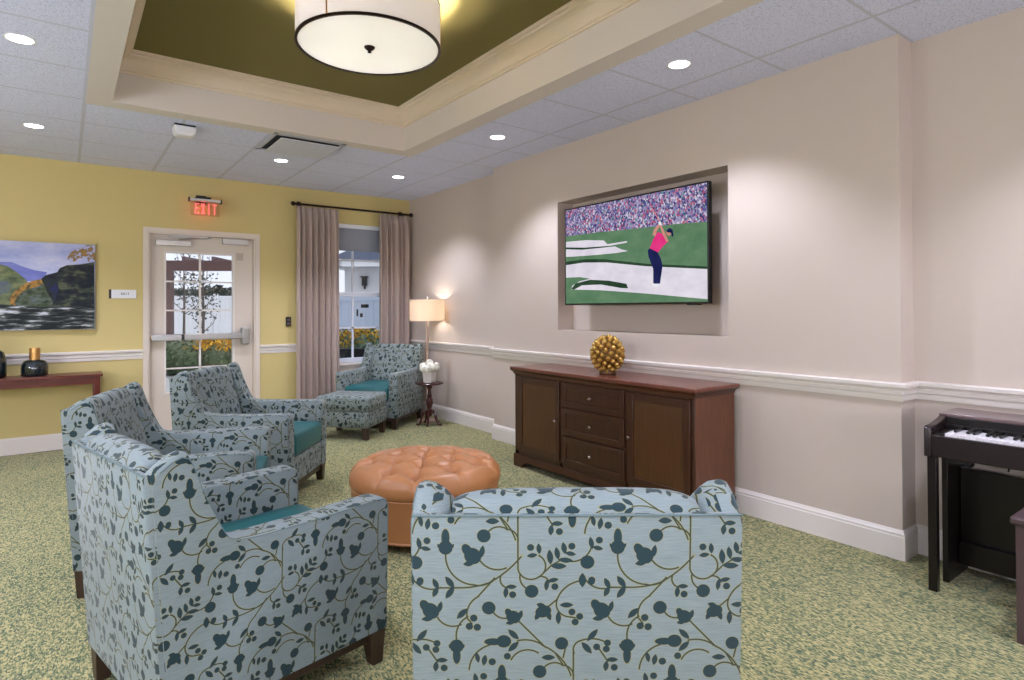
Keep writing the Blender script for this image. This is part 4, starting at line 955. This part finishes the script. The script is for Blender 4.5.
def tree(u, v, d, h, w, label, n=900, s=.06, z0=.6):
    x, y, _ = at(u, v, d); o = thing('young_tree', (x, y, -.02), label, 'tree', group=None)
    b = MB(); b.tube([(0, 0, 0), (.02, .01, h*.5), (0, 0, h)], [.045, .03, .008], 7)
    for k in range(16):
        z = z0+(h-z0)*k/16; a = k*2.4; r = w*(1-.6*k/16); b.tube([(0, 0, z), (r*.6*cos(a), r*.6*sin(a), z+.25), (r*.8*cos(a), r*.8*sin(a), z+.5)], [.014, .009, .004], 4)
    b.build('trunk', bark, o); f = MB()
    leafcloud(f, (0, 0, z0+(h-z0)*.52), (w, w, (h-z0)*.55), n, s, rr, shell=.1); f.build('foliage', leaf_d, o, smooth=False)
tree(203, 300, 15.5, 2.62, .42, 'slim young tree in front of the fence, centred in the exit door glass', 230, .045, .75)
tree(184, 300, 17.5, 3.0, .55, 'bushier young tree by the fence, left in the exit door glass', 230, .05, 1.2)
for k, (u, d, h, w, lb) in enumerate(((185, 56, 3.3, 2.4, 'far dark tree line at the left behind the fence'), (216, 62, 3.9, 2.3, 'far dark tree clump in the middle behind the fence'), (246, 58, 3.7, 2.4, 'far dark tree clump at the right behind the fence'))):
    x, y, _ = at(u, 300, d); o = thing('distant_trees', (x, y, 0), lb, 'trees', group='far trees'); f = MB()
    f.sphere((0, 0, h*.45), 1, 12, 7, sc=(w*.8, w*.8, h*.45)); leafcloud(f, (0, 0, h*.5), (w, w, h*.52), 900, .28, rr); f.build('foliage', leaf_d, o, smooth=False)
# neighbouring white house
hb = at(345, 300, 18.5); hs = thing('neighbour_house', (hb[0], hb[1], 0), 'pale grey house with a dark roof and wall lantern outside the window', 'house', rz=-.64)
sid = plain('white_siding', lin(204, 205, 208), .6, var=.02); roofm = plain('dark_shingles', lin(66, 76, 98), .8, var=.2, nsc=60)
b = MB(); b.box(0, 0, 0, 7, 5, 2.75)
b.build('wall', sid, hs, smooth=False)
b = MB()
for k in range(26): b.box(-.01, -.012, .1*k+.1, 7, 0, .1*k+.108)
b.build('siding_lines', sid, hs, smooth=False)
MB().box(-.45, -.4, 2.62, 7.3, .0, 2.82).box(-.45, -.4, 2.62, 0, 5, 2.82).build('fascia', fencem, hs, smooth=False)
MB().add([(-.5, -.45, 2.82), (7.3, -.45, 2.82), (7.3, 2.6, 4.5), (2.2, 2.6, 4.5), (-.5, 5.2, 2.82)], [(0, 1, 2, 3), (0, 3, 4)]).build('roof', roofm, hs, smooth=False)
MB().box(.55, -.12, 2.05, .7, -.02, 2.3).box(.52, -.16, 2.3, .73, 0, 2.34).box(.6, -.07, 1.95, .65, -.02, 2.05).build('wall_lantern', blackp, hs)
MB().box(.35, -.03, 1.62, 1.0, -.01, 1.68).build('vent_grille', roofm, hs)
